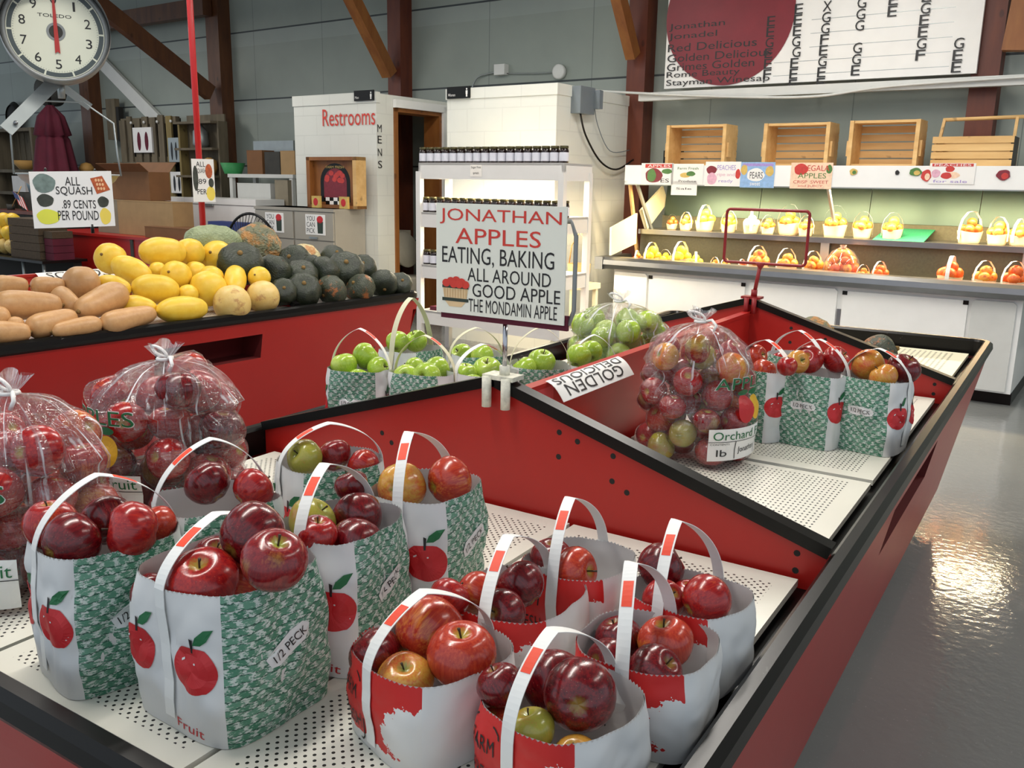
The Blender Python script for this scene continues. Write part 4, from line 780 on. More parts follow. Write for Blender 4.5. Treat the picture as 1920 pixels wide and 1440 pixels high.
# ------------------------------------------------------------------ paper bags
def make_bag(key, cx, cy, yaw_, a0, b0, h, ax_, ay_, apz, kind, desc):
    g = random.Random(key); so = Vector((g.uniform(0, 50), g.uniform(0, 50), g.uniform(0, 50)))
    red = kind == 'red'; Nu, Nv = 176, 24; P = 2*pi*(a0+b0)/2*1.08
    ru = g.uniform(.1, .25); ramp_ = .018 if not red else .03
    def S(u, v, off=0.):
        th = 2*pi*u-pi/2; c, s = math.cos(th), math.sin(th); nn = 5.2-2.2*v if not red else 4.4-1.6*v
        k = 1+(.06*math.sin(pi*min(v, 1))+.03*v if not red else .05*math.sin(pi*v)+.06*v)
        a, b = a0*k, b0*k; r_ = (abs(c/a)**nn+abs(s/b)**nn)**(-1/nn)
        d = noise.noise(Vector((c*1.6, s*1.6, v*2.2))*1.5+so)*(.009 if not red else .004)*min(1, v*3+.3)
        d += (abs(noise.noise(Vector((c*2.2, s*2.2, v*3.2))*1.5+so))-.2)*(.009 if not red else .003)*math.sin(pi*min(v, 1))
        r_ += d+off; z = h*v*(1+ramp_*math.cos(2*pi*(u-ru))+.012*noise.noise(Vector((c*3, s*3, 5))+so))
        if v < .02: z = 0.0006
        return Vector((r_*c, r_*s, z))
    r = thing('paper_bag', desc, 'paper bag', (0, 0, 0))
    r.location = (cx, cy, .7905); r.rotation_euler = (0, 0, math.radians(yaw_))
    mb = MB(); vs = []; uv = []
    for i in range(Nv+1):
        v = i/Nv
        for k in range(Nu):
            q = S(k/Nu, v)
            if i == Nv: q.z += .0017*(1 if k % 2 else -1)
            vs.append(q); uu = k/Nu; uu = uu if uu < .62 else uu-1; uv.append((uu*P, v*h))
    bz = .128; fs = []; mi = []
    for i in range(Nv):
        for k in range(Nu):
            fs.append((i*Nu+k, i*Nu+(k+1) % Nu, (i+1)*Nu+(k+1) % Nu, (i+1)*Nu+k)); u = (k+.5)/Nu
            if red: mi.append(2 if (u > .80 or u < .135) else 0)
            else: mi.append(1 if (bz < u < .5-bz or .5+bz < u < 1-bz) else 0)
    mb.geo(vs, fs, mi, True, uv)
    vi = [S(k/Nu, i/Nv, -.0014) for i in range(Nv+1) for k in range(0, Nu, 4)]; n4 = Nu//4
    for k in range(n4): vi[k].z = .003
    mb.geo(vi, [(i*n4+k, (i+1)*n4+k, (i+1)*n4+(k+1) % n4, i*n4+(k+1) % n4) for i in range(Nv) for k in range(n4)]+[tuple(range(n4))], 6, True)
    mb.geo([S(k/Nu, 0) for k in range(0, Nu, 4)], [tuple(range(n4-1, -1, -1))], 0)
    def D(u0, z0, off=.0012, rot=0.): 
        ca, sa = math.cos(rot), math.sin(rot)
        return lambda x, y: S(u0+(x*ca-y*sa)/P, (z0+x*sa+y*ca)/h, off)
    def fanblob(fn, pts, m_, rings=3):
        n = len(pts); cxx = sum(q[0] for q in pts)/n; cyy = sum(q[1] for q in pts)/n; V = [fn(cxx, cyy)]; F = []
        for j in range(1, rings+1): V += [fn(cxx+(x-cxx)*j/rings, cyy+(y-cyy)*j/rings) for x, y in pts]
        for k in range(n):
            F.append((0, 1+k, 1+(k+1) % n))
            for j in range(rings-1): F.append((1+j*n+k, 1+(j+1)*n+k, 1+(j+1)*n+(k+1) % n, 1+j*n+(k+1) % n))
        mb.geo(V, F, m_)
    if not red:
        for u0, sg in ((.077, 1), (.423, -1), (.577, 1), (.923, -1)):
            fn = D(u0, h*.52); ap = []
            for k in range(36):
                t = 2*pi*k/36; rr = .0315*(1-.10*math.cos(2*t)*0+.05*math.sin(t)); x = rr*math.cos(t)*(1-.13*max(0, -math.sin(t))**2); y = rr*1.04*math.sin(t)*(.93 if math.sin(t) < -.8 else 1)
                if math.sin(t) > .88: y -= .0035*((math.sin(t)-.88)/.12)
                ap.append((x, y))
            fanblob(fn, ap, 3); fn2 = D(u0, h*.52, .0019)
            fanblob(fn2, [(.002+.02*q*math.cos(.7)-w_*math.sin(.7), .036+.02*q*math.sin(.7)+w_*math.cos(.7)) for q, w_ in ((0, 0), (.4, -.006), (.9, -.006), (1.7, 0), (1.2, .0065), (.5, .006))], 4, 2)
            fanblob(fn2, [(-.0016, .024), (.0012, .024), (.0022, .043), (-.0022, .045)], 5, 2)
            fanblob(fn2, [(-.017, .013), (-.012, .016), (-.0115, .0135), (-.0165, .0105)], 0, 1); fanblob(fn2, ell(.004, .012, .0014, .0014, 8), 0, 1)
        for u0 in (.25, .75):
            rot = .42 if key[0] == 'G' else 0.; fn = D(u0, h*.58, .0018, rot)
            fanblob(fn, [(-.034, -.008), (-.024, -.013), (-.004, -.012), (.02, -.013), (.033, -.008), (.037, 0), (.03, .010), (.01, .012), (-.02, .012), (-.035, .007)], 0, 3)
            text_on(mb, '1/2 PECK', D(u0, h*.58, .0030, rot), -.027, .028, -.0055, .0055, 5)
        if key in ('G2', 'G4'): text_on(mb, 'Fruit', D(.06, .016, .0008, -.1), -.03, .02, -.006, .008, 3)
    else:
        u0 = -.075; fn = D(u0, h*.47, .0008)
        ro = [(.026, -.042), (.026, .042), (.02, .048), (-.02, .048), (-.026, .042), (-.026, -.042), (-.02, -.048), (.02, -.048)]
        for i in range(8):
            (x0, y0), (x1, y1) = ro[i], ro[(i+1) % 8]; dx, dy = x1-x0, y1-y0; L = math.hypot(dx, dy); ox, oy = -dy/L*.0012, dx/L*.0012
            mb.geo([fn(x0-ox, y0-oy), fn(x1-ox, y1-oy), fn(x1+ox, y1+oy), fn(x0+ox, y0+oy)], [(0, 1, 2, 3)], 5)
        fr = lambda x, y: fn(-y, x) if False else fn(y, x)
        text_on(mb, 'FARM', D(u0+.0, h*.47, .0012, 0), -.021, .021, .012, .032, 5); text_on(mb, 'FRESH', D(u0, h*.47, .0012, 0), -.022, .022, -.032, -.010, 5)
    body = mb.build('bag_body', ['paper', 'weave', 'splash', 'redink', 'greenink', 'blackink', 'paperin'], r)
    # handle
    hw = .0095; pts = []; A, C = S(0, 1, .0022), S(.5, 1, .0022); ap = Vector((ax_, ay_, h+apz))
    for i in range(7): pts.append(S(0, .12+.88*i/7, .0026))
    def arc(E, n=20):
        q = []; c1 = E+(ap-E)*.10+Vector((0, 0, apz*.52)); c2 = ap+(E-ap)*.30; c2.z = ap.z-apz*.06
        for i in range(n): 
            u = i/n; q.append(E*(1-u)**3+c1*3*u*(1-u)**2+c2*3*u*u*(1-u)+ap*u**3)
        return q
    pts += arc(A); apx = len(pts); pts.append(ap); pts += arc(C)[::-1]
    for i in range(6, -1, -1): pts.append(S(.5, .12+.88*i/7, .0026))
    W = Vector((1, 0, 0)); vs = []
    def secs(i0, i1, o_, hw_):
        vv = []
        for i in range(i0, i1):
            d = (pts[min(i+1, len(pts)-1)]-pts[max(i-1, 0)]).normalized(); wv = (W-d*W.dot(d)).normalized(); nv = d.cross(wv)
            for a_, b_ in ((-hw_, -o_), (hw_, -o_), (hw_, o_), (-hw_, o_)): vv.append(pts[i]+wv*a_+nv*b_)
        m_ = i1-i0; return vv, [(i*4+k, i*4+(k+1) % 4, (i+1)*4+(k+1) % 4, (i+1)*4+k) for i in range(m_-1) for k in range(4)]+[(3, 2, 1, 0), tuple((m_-1)*4+k for k in range(4))]
    mb = MB(); mb.geo(*secs(0, len(pts), .0005, hw)); hd = mb.build('handle', 'cream' if key in ('L2', 'L3', 'L5', 'L6') else 'strap', r)
    if key not in ('L2', 'L5', 'L6', 'L7'):
        far = key[0] in 'LM' or key == 'G1'
        i0 = apx+4 if far else apx-11
        mb = MB(); mb.geo(*secs(i0, i0+6, .0011, hw*.72)); mb.build('price_sticker', 'orange', hd)
    # apples resting in the bag (things of their own)
    for q in APPLES[key]:
        x, y, z, R_, k, lb = q; g2 = random.Random(str(q)); dsc = lb
        if 'stem up' in lb or 'stem toward' in lb: rot = axis_rot((.25, -.35, 1), g2)
        elif 'calyx forward' in lb or 'calyx facing' in lb: rot = axis_rot((-.35, .78, -.2), g2)
        elif 'leaning over' in lb: rot = axis_rot((.45, -.1, 1), g2)
        elif 'stem sideways' in lb: rot = axis_rot((-.9, .1, .7), g2)
        else: rot = rand_rot(g2, .35)
        short = SHORT[key]
        o = inst('apple', AMESH[k][g2.randrange(3)], (x, y, z), None, rot, R_); tag(o, dsc+' in '+short, 'apple', 'apples in the paper bags')
        s_ = inst('stem', STEM, (0, 0, 0), o)
for k, v in BAGS.items(): make_bag(k, *v)
# ------------------------------------------------------------------ clear plastic bags packed with apples
def plastic_bag(key, label, applab, mix, tie_off=(0, 0), prn=None, grp=None):
    (cx, cy, cz), L, H = PACKS[key]; g = random.Random(key); NT_, NZ = 72, 34
    tp = max(q[2]+q[3] for q in L); zt = H-.045
    R = np.zeros((NZ, NT_)); zs = np.linspace(.002, zt, NZ)
    for i, z in enumerate(zs):
        for k in range(NT_):
            th = 2*pi*k/NT_; c, s = math.cos(th), math.sin(th); best = 0
            for x, y, zc, r_ in L:
                dz = z-zc
                if abs(dz) < r_:
                    rr = math.sqrt(r_*r_-dz*dz); pr_ = x*c+y*s; pe = -x*s+y*c
                    if abs(pe) < rr: best = max(best, pr_+math.sqrt(rr*rr-pe*pe))
            R[i, k] = best
    R0 = R.copy()
    for _ in range(5):
        S_ = (R+np.roll(R, 1, 1)+np.roll(R, -1, 1))/3; S_ = np.vstack([S_[:1], (S_[:-2]+S_[1:-1]+S_[2:])/3, S_[-1:]]); R = np.maximum(S_, np.where(R0 > .05, R0-.002, 0))
    # cone over the top towards the tie
    for i, z in enumerate(zs):
        f = min(1, max(0, (zt-z)/(zt-tp*.72))); cone = .014+(R[:int(NZ*.72)].max(0)*.97-.014)*(f**.42); R[i] = np.where(z > tp*.72, np.minimum(np.maximum(R[i], cone*.96), np.maximum(cone, R0[i])), np.maximum(R[i], .04))
    for _ in range(2): R = (R*2+np.roll(R, 1, 1)+np.roll(R, -1, 1))/4
    R = np.maximum(R, np.where(R0 > 0, R0, 0))
    R2 = R.copy()
    for a_ in range(-5, 6):
        for b_ in range(-3, 4): R2 = np.maximum(R2, np.roll(np.roll(R, a_, 1), b_, 0)) if abs(b_) < 4 else R2
    for _ in range(4): R2 = (R2*2+np.roll(R2, 1, 1)+np.roll(R2, -1, 1))/4
    tx, ty = tie_off
    def off(z): f = max(0, (z-tp*.6)/(zt-tp*.6)); return tx*f*f, ty*f*f
    def S(th, z, e=0.):
        i = min(max(z/zt*(NZ-1), 0), NZ-1.001); k = (th/(2*pi) % 1)*NT_; i0, k0 = int(i), int(k); fi, fk = i-i0, k-k0; k0 %= NT_; k1 = (k0+1) % NT_
        r_ = (R[i0, k0]*(1-fk)+R[i0, k1]*fk)*(1-fi)+(R[i0+1, k0]*(1-fk)+R[i0+1, k1]*fk)*fi+.003+e
        pl = max(0, z/zt-.55)*2.2; r_ *= 1+pl*.11*math.sin(th*17+2*math.sin(th*3))
        r_ += .0025*noise.noise(Vector((math.cos(th)*5, math.sin(th)*5, z*16)))
        ox, oy = off(z); return Vector((r_*math.cos(th)+ox, r_*math.sin(th)+oy, z))
    r = thing('plastic_bag', label, 'plastic bag', (0, 0, 0), grp); r.location = (cx, cy, cz+.001)
    n = 144; vs = []; uv = []; NR = 46
    for i in range(NR):
        for k in range(n): vs.append(S(2*pi*k/n, zt*i/(NR-1))); uv.append((k/n, i/(NR-1)))
    # flare above the tie
    for j, (e, dz) in enumerate(((.0, .008), (.010, .02), (.022, .036))):
        for k in range(n):
            th = 2*pi*k/n; rr = .012+e*(1+.4*math.sin(th*5+j)); ox, oy = off(zt); vs.append(Vector((ox+rr*math.cos(th), oy+rr*math.sin(th), zt+dz+.006*math.sin(th*3)))); uv.append((k/n, 1))
    fs = [(i*n+k, i*n+(k+1) % n, (i+1)*n+(k+1) % n, (i+1)*n+k) for i in range(NR+2) for k in range(n)]+[tuple(range(n-1, -1, -1))]
    mb = MB().geo(vs, fs, 0, True, uv); film = mb.build('film', 'plastic', r)
    ox, oy = off(zt); mb = MB()
    mb.tube([(ox+.015*math.cos(k*pi/6), oy+.015*math.sin(k*pi/6), zt+.004) for k in range(12)], .004, 6, 0, closed=True)
    lp = [(ox, oy, zt+.006)]+[(ox+.020*math.sin(2*pi*k/14)-.013*(1-math.cos(2*pi*k/14))*.8, oy-.008*math.sin(pi*k/14), zt+.008+.011*(1-math.cos(2*pi*k/14))) for k in range(15)]
    mb.tube(lp, .0034, 6); mb.tube([(ox+.01, oy, zt+.004), (ox+.035, oy-.012, zt+.012), (ox+.05, oy-.02, zt+.0), (ox+.045, oy-.025, zt-.015)], .004, 6); mb.build('drawstring', 'cord', r)
    if prn:
        th0 = prn['th']; Rm = .155
        def SD(th, z, e):
            i = min(max(z/zt*(NZ-1), 0), NZ-1.001); k = (th/(2*pi) % 1)*NT_; i0, k0 = int(i), int(k); fi, fk = i-i0, k-k0; k0 %= NT_; k1 = (k0+1) % NT_
            r_ = (R2[i0, k0]*(1-fk)+R2[i0, k1]*fk)*(1-fi)+(R2[i0+1, k0]*(1-fk)+R2[i0+1, k1]*fk)*fi+.003+e; return Vector((r_*math.cos(th), r_*math.sin(th), z))
        F = lambda e: (lambda x, z: SD(th0+x/Rm, z, e))
        def gridq(fn, x0, x1, z0, z1, m_, nx=14, nz=6):
            mb.geo([fn(x0+(x1-x0)*i/nx, z0+(z1-z0)*j/nz) for j in range(nz+1) for i in range(nx+1)], [(j*(nx+1)+i, j*(nx+1)+i+1, (j+1)*(nx+1)+i+1, (j+1)*(nx+1)+i) for j in range(nz) for i in range(nx)], m_)
        mb = MB(); w_ = prn.get('w', .10); z0 = prn.get('z', .03)
        gridq(F(.0016), -w_, w_, z0, z0+.085, 0)
        text_on(mb, 'Orchard Fruit', F(.0028), -w_*.9, w_*.92, z0+.056, z0+.078, 1)
        for a, b, c, d in ((-w_, w_, z0+.050, z0+.0515), (-w_*.35, -w_*.33, z0+.004, z0+.05), (w_*.45, w_*.47, z0+.004, z0+.05)): gridq(F(.0026), a, b, c, d, 2, 12, 2)
        text_on(mb, 'CONTENTS', F(.0028), -w_*.95, -w_*.5, z0+.042, z0+.047, 2); text_on(mb, 'lb', F(.0028), -w_*.8, -w_*.55, z0+.012, z0+.03, 2); text_on(mb, 'Jonathan', F(.0028), -w_*.25, w_*.4, z0+.014, z0+.034, 2)
        za = z0+.10
        mb2 = mb
        def disc(cx_, cz_, a, b, m_, e): 
            P_ = ell(cx_, cz_, a, b, 24); fn = F(e); V = [fn(cx_, cz_)]+[fn(cx_+(x-cx_)*q, cz_+(z-cz_)*q) for q in (.35, .7, 1) for x, z in P_]
            mb.geo(V, [(0, 1+k, 1+(k+1) % 24) for k in range(24)]+[(1+j*24+k, 25+j*24+k, 25+j*24+(k+1) % 24, 1+j*24+(k+1) % 24) for j in range(2) for k in range(24)], m_)
        disc(w_*.35, za+.03, .026, .032, 5, .0016); disc(-w_*.05, za+.03, .03, .035, 3, .0022)
        for dx, an in ((0, .5), (.02, 2.4)): disc(-w_*.05+dx*2, za+.072, .018, .008, 1, .0024)
        text_on(mb, 'APPLES', F(.0022), -w_*.9, w_*.95, za+.082, za+.115, 4); text_on(mb, 'APPLES', F(.0030), -w_*.885, w_*.935, za+.0835, za+.1135, 1)
        mb.build('printed_label', ['signw2', 'greenink', 'blackink', 'redink', 'signw2', 'pr_y'], r)
    ks = list(mix)
    for x, y, z, r_ in L:
        k = g.choice(ks); o = inst('apple', AMESH[k][g.randrange(3)], (cx+x, cy+y, cz+z+.001), None, rand_rot(g, .1), r_*.985); tag(o, applab, 'apple', applab)
mat('pr_y', '#e6b32a', .5); M['pr_y'] = MATS['pr_y']
plastic_bag('P1', 'clear plastic bag of red apples cut off by the left edge', 'red apple inside the plastic bag at the left edge', 'rrrom', (-.02, .0), dict(th=-1.28, w=.10, z=.012))
plastic_bag('P2', 'clear bag of red apples tied with a white loop, second plastic bag from the left', 'red apple inside the second plastic bag from the left', 'rrdmr', (.0, -.0), dict(th=-1.62, w=.10, z=.05))
plastic_bag('P3', 'tall clear plastic bag of pink and green apples in the middle tray', 'apple inside the tall plastic bag in the middle tray', 'rormmbg', (.0, .0), dict(th=-.28, w=.11, z=.03))
plastic_bag('P4', 'clear plastic bag of green apples behind the large price sign', 'green apple inside the plastic bag behind the price sign', 'GGGg', (.0, .0))

# ------------------------------------------------------------------ squash
def squash_mesh(kind, seed, el):
    g = random.Random(seed); n = 28; m_ = 18; vs = []
    for i in range(m_+1):
        u = -1+2*i/m_; c = math.sqrt(max(0, 1-abs(u)**2.3))
        if kind == 'butternut': rr = max(0, 1-abs(u)**5.5)**.5*(.90+.10*math.cos(pi*(u+.5)*.7)) if el > 1.25 else max(0, 1-abs(u)**2.4)**.5
        elif kind in ('buttercup', 'scarred'): rr = max(0, 1-abs(u)**2.6)**.5
        else: rr = max(0, 1-abs(u)**2.15)**.5
        for k in range(n):
            th = 2*pi*k/n; q = rr
            if kind in ('buttercup', 'scarred'): q *= 1+.035*math.cos(9*th)
            if kind == 'spaghetti': q *= 1+.008*math.cos(10*th)
            z = u*el
            if kind in ('buttercup', 'scarred'): z -= .18*math.copysign(max(0, 1-rr/.6)**1.4, u)
            v = Vector((q*math.cos(th), q*math.sin(th), z))
            lump = .10 if kind.startswith('hubbard') else .035
            v += v.normalized()*lump*noise.noise(v*(1.4 if not kind.startswith('hub') else 2.2)+Vector((seed*7.7, 0, 0))) if v.length > 0 else v
            vs.append(v)
    fs = [(i*n+k, i*n+(k+1) % n, (i+1)*n+(k+1) % n, (i+1)*n+k) for i in range(m_) for k in range(n)]
    top = vs[-1].copy()
    return MB().geo(vs, fs, 0, True).build('squash', SM[kind], mesh_only=True), el
mb = MB().tube([(0, 0, -.12), (0, 0, .03), (.02, 0, .10)], [.20, .14, .12], 9); SCAR = mb.build('stem', mat('dry_stem', '#7d6236', .9, .2), mesh_only=True)
for i, (kind, x, y, z, ax, ay, az, hl, r_, lb) in enumerate(SQUASH):
    g = random.Random(i*5+1); d = Vector((ax, ay, az)); el = hl/r_
    if kind in ('buttercup', 'scarred'): r_ *= 1.07
    if kind in ('buttercup', 'scarred', ): el = min(el, .86) if el < 1.15 else el*.9
    if kind in ('spaghetti', 'pale') and el < 1.1: el = 1.02
    if kind in ('buttercup', 'scarred'): d = Vector((g.uniform(-.2, .8), g.uniform(-1, -.1), g.uniform(-.3, .9))).normalized() if el < 1 else d
    me, e = squash_mesh(kind, i+1, el)
    if 'stubby stem' in lb or 'ringed' in lb: d = -d
    q = Vector((0, 0, 1)).rotation_difference(d) @ Quaternion((0, 0, 1), g.uniform(0, 6.28))
    o = inst('squash', me, (x, y, z), None, q, r_); tag(o, lb, 'squash', 'squash heaped in the left bin')
    tz = max(v.co.z for v in me.vertices if v.co.xy.length < .12) if any(v.co.xy.length < .12 for v in me.vertices) else el
    s_ = inst('stem', SCAR, (0, 0, tz), o, None, .9 if kind != 'spaghetti' else .6)
for (x, y, z, r_, el, kind, lb) in ((.12, 2.35, .876, .085, 1.0, 'hubbardo', 'round brown squash just showing over the rear divider at left'), (.36, 2.05, .852, .058, 1.6, 'pale', 'pale oblong squash lying behind the rear divider'), (.44, 2.12, .866, .075, .95, 'scarred', 'brownish green round squash in the rear tray')):
    me, e = squash_mesh(kind, int(x*100), el); o = inst('squash', me, (x, y, z), None, Vector((0, 0, 1)).rotation_difference(Vector((.8, .3, .35)).normalized()), r_); tag(o, lb, 'squash', 'squash in the rear tray'); inst('stem', SCAR, (0, 0, el), o, None, .9)

# ------------------------------------------------------------------ signs
r = thing('price_sign', 'large white Jonathan Apples sign on a rod clamped to the front gable', 'sign', (.017, 0, 1.06))
x0, x1, z0, z1 = -.158, .175, 1.218, 1.462; ysg = -.012; f = lambda x, z: Vector((x0+(x1-x0)*x, ysg-.0006, z0+(z1-z0)*z))
mb = MB().box((x0, ysg, z0), (x1, ysg+.003, z1))
for tx, a, b, c, d, k in (('JONATHAN', .03, .965, .815, .955, 1), ('APPLES', .16, .82, .645, .785, 1), ('EATING, BAKING', .05, .92, .445, .615, 2), ('ALL AROUND', .26, .90, .315, .435, 2), ('GOOD APPLE', .30, .97, .175, .295, 2), ('THE MONDAMIN APPLE', .27, .95, .035, .155, 2)): text_on(mb, tx, f, a, b, c, d, k)
g_ = lambda e: (lambda x, z: Vector((x0+(x1-x0)*x, ysg-.0006-e, z0+(z1-z0)*z)))
mb.geo([g_(0)(*q) for q in ((.055, .24), (.265, .24), (.25, .12), (.21, .065), (.11, .065), (.07, .12))], [tuple(range(6))], 3)
for za, zb in ((.235, .262), (.115, .145)): mb.geo([g_(.0004)(*q) for q in ((.052, za), (.268, za), (.268, zb), (.052, zb))], [(0, 1, 2, 3)], 4)
for k, (cx_, cz_) in enumerate(((.085, .28), (.125, .30), (.17, .31), (.215, .295), (.245, .275), (.15, .275), (.195, .275))): mb.geo([g_(.0006+.00025*k)(*q) for q in ell(cx_, cz_, .033, .036, 16)], [tuple(range(16))], 1)
for k in range(9): mb.geo([g_(.0005)(*q) for q in ((.072+.022*k, .15), (.075+.022*k, .15), (.075+.022*k, .232), (.072+.022*k, .232))], [(0, 1, 2, 3)], 5)
mb.build('panel', ['signw', 'redtxt', 'blackink', 'basket', 'gband', mat('basket_line', '#b98f5c', .6)], r); M['basket_line'] = MATS['basket_line']
mb = MB(); mb.box((x0+.01, ysg+.004, z0-.012), (x1+.006, ysg+.012, z0+.02)); mb.tube([(x1+.004, ysg+.012, z0), (x1+.012, ysg+.02, z0+.03), (x1+.012, ysg+.02, z1-.06), (x1, ysg+.02, z1-.03), (x0+.02, ysg+.02, z1-.03)], .005, 8, 1); mb.build('holder', ['maroon', 'greym'], r)
MB().cyl((.022, 0, 1.10), (.022, 0, z0-.005), .0055, 12).build('rod', 'chrome', r)
mb = MB(); mb.box((-.022, -.024, 1.082), (.058, .024, 1.092)); mb.cyl((.022, 0, 1.09), (.022, 0, 1.112), .012, 12)
for sx in (-.008, .042): mb.tube([(sx, -.026, 1.088), (sx, -.026, 1.02)], .011, 12)
mb.build('clamp', mat('worn_white_clamp', '#d8d5c4', .5, .25, 60), r)
r = thing('sign_frame', 'empty red wire sign frame clamped to the rear gable', 'sign frame', (.01, 1.8, 1.06))
fx0, fx1, fz0, fz1 = -.117, .20, 1.222, 1.425; R_ = .015; pts = []
for cx_, cz_, s in ((fx1-R_, fz1-R_, 0), (fx0+R_, fz1-R_, 1), (fx0+R_, fz0+R_, 2), (fx1-R_, fz0+R_, 3)):
    for k in range(5): a = (s+k/4)*pi/2; pts.append((cx_+R_*math.cos(a), 1.8, cz_+R_*math.sin(a)))
MB().tube(pts, .0058, 8, 0, closed=True).build('loop', mat('dark_red_wire', '#8c1518', .4), r); M['rw'] = MATS['dark_red_wire']
mb = MB().cyl((.014, 1.8, 1.10), (.03, 1.8, 1.222), .0075, 10); mb.lathe([(.02, .02), (.006, -.005)], 10, 0, (.03, 1.8, 1.205)); mb.build('rod', 'rw', r)
mb = MB().box((-.03, 1.775, 1.085), (.045, 1.825, 1.094)); mb.tube([(-.005, 1.772, 1.09), (-.005, 1.772, 1.02)], .01, 8); mb.tube([(.025, 1.772, 1.09), (.025, 1.772, 1.03)], .01, 8); mb.cyl((.014, 1.8, 1.09), (.014, 1.8, 1.12), .012, 10); mb.build('clamp', 'rw', r)
# folded shelf labels on the ridge panels (they face the far side, so read upside down from here)
def ridge_label(x, ya, yb, zt, lines, label, fold=.065):
    mb = MB(); rows = [(.0, 0.), (.3, .018), (.6, .026), (1., .034)]
    def fn(y, v):  # v from ridge (0) downward to the near flap tip (1)
        return Vector((x+.012+v*.052, y, zt+.004-v*.045+.010*math.sin(pi*v)))
    mb.geo([fn(ya+(yb-ya)*i/10, j/6) for j in range(7) for i in range(11)], [(j*11+i, j*11+i+1, (j+1)*11+i+1, (j+1)*11+i) for j in range(6) for i in range(10)], 0, True)
    mb.geo([fn(ya+(yb-ya)*i/10, j/6)-Vector((.0004, 0, .001)) for j in range(7) for i in range(11)], [(j*11+i, (j+1)*11+i, (j+1)*11+i+1, j*11+i+1) for j in range(6) for i in range(10)], 0, True)
    up_ = Vector((.0005, 0, .0012))
    for tx, v0, v1, a, b in lines: text_on(mb, tx, lambda q, w_: fn(yb-(yb-ya)*q, w_)+up_, a, b, v0, v1, 1)
    o = mb.build('shelf_label', ['signw2', 'blackink'], None, (x, (ya+yb)/2, zt), -.067 if x < -1 else 0.); tag(o, label, 'label')
ridge_label(0, .20, .60, 1.036, (('GOLDEN', .52, .92, .12, .9), ('DELICIOUS', .06, .46, .06, .96)), 'white Golden Delicious label seen upside down on the red ridge panel')
ridge_label(-3.238, .80, 1.22, 1.036, (('GOURDS', .2, .85, .1, .9),), 'white Gourds label seen upside down behind the butternut squash')
mb = MB().box((.009, .05, .985), (.012, .24, 1.035)); o = mb.build('shelf_label', mat('pink_red_strip', '#cc4a4e', .4), None, (.01, .1, 1.0)); tag(o, 'pinkish red label strip at the near end of the ridge panel', 'label')

# squash price sign, hanging scale, red pole
SC = Vector(SCALE_C); SR = Vector(SCALE_R); SF = Vector((-SR.y, SR.x, 0))      # SF points away from the viewer side
def L2(x, y, z): return SC+SR*x+SF*y+Vector((0, 0, z))
r = thing('hanging_scale', 'round-dialled hanging produce scale above the squash at upper left', 'scale', tuple(SC))
mb = MB(); mb.lathe([(.188, .10), (.192, .02), (.186, -.01), (.170, -.018), (.168, -.006)], 56, 0, SC, ax=-SF, cap=False); mb.lathe([(0.001, -.1), (.15, -.1), (.188, -.10+.2)], 56, 0, SC, ax=-SF, cap=False) if False else None
mb.lathe([(.188, -.10), (.14, -.12), (.0, -.12)], 56, 0, SC, ax=-SF, cap=False); mb.lathe([(.188, -.10), (.192, -.02), (.187, .014), (.172, .018), (.169, .004)], 56, 0, SC, ax=-SF, cap=False); mb.build('housing', 'greym', r)
mb = MB()
def disc(r0, r1, e, m_, a0=0, a1=2*pi, n=64):
    V = []; 
    for k in range(n+1):
        a = a0+(a1-a0)*k/n; V += [L2(r0*math.sin(a), -e, r0*math.cos(a)), L2(r1*math.sin(a), -e, r1*math.cos(a))]
    mb.geo(V, [(2*k, 2*k+2, 2*k+3, 2*k+1) for k in range(n)], m_)
disc(.0, .172, .003, 0); disc(.150, .166, .0036, 1)
for k in range(10): a = 2*pi*(k+.5)/10; disc(.148, .169, .0042, 0, a-.02, a+.02, 2)
for k in range(100): a = 2*pi*k/100; disc(.143, .148, .0038, 1, a-.003, a+.003, 1)
fD = lambda x, z: L2(x, -.0042, z)
for k in range(10):
    a = 2*pi*k/10; x, z = .118*math.sin(a), .118*math.cos(a); text_on(mb, str(k), fD, x-(.011 if k != 1 else .004), x+(.011 if k != 1 else .004), z-.017, z+.017, 2)
text_on(mb, 'TOLEDO', fD, -.058, .058, .052, .064, 2)
disc(.0, .033, .0046, 3); disc(.0, .024, .005, 4); mb.build('dial', ['dial', 'dialband', 'blackink', 'greym', 'darkg'], r)
mb = MB(); mb.geo([L2(*q) for q in ((-.004, -.009, .12), (.004, -.009, .12), (.007, -.009, 0), (.009, -.009, -.08), (0, -.009, -.072), (-.009, -.009, -.08), (-.007, -.009, 0))], [tuple(range(7))], 0); mb.build('pointer', 'redhand', r)
mb = MB(); mb.tube([L2(0, .05, .18), L2(0, .05, 4.5-SC.z)], .006, 6); mb.lathe([(.03, -.02), (.03, .02)], 12, 0, L2(0, .05, .2), ax=SR); mb.build('hanging_rod', 'galv', r)
mb = MB(); mb.cyl(L2(0, .05, -.18), L2(0, .05, -.24), .014, 10); mb.build('stem', 'galv', r)
mb = MB(); mb.bar(L2(-.02, .03, -.18), L2(-.20, -.06, -.375), .05, .006, 0, SF); mb.bar(L2(.0, .06, -.19), L2(.10, .10, -.265), .03, .006, 0, SF); mb.tube([L2(-.165, -.05, -.345), L2(-.165, -.062, -.345)], .008, 8, 1); mb.build('bracket', ['galv', 'steel'], r)
mb = MB(); mb.tube([L2(-.19, -.03, -.535), L2(-.186, -.03, -.34), L2(-.09, .0, -.265), L2(-.06, .02, -.255), L2(.075, .03, -.252), L2(.178, .0, -.33), L2(.182, -.02, -.45), L2(.19, -.02, -.535)], .0035, 6); mb.build('wire_hanger', 'galv', r)
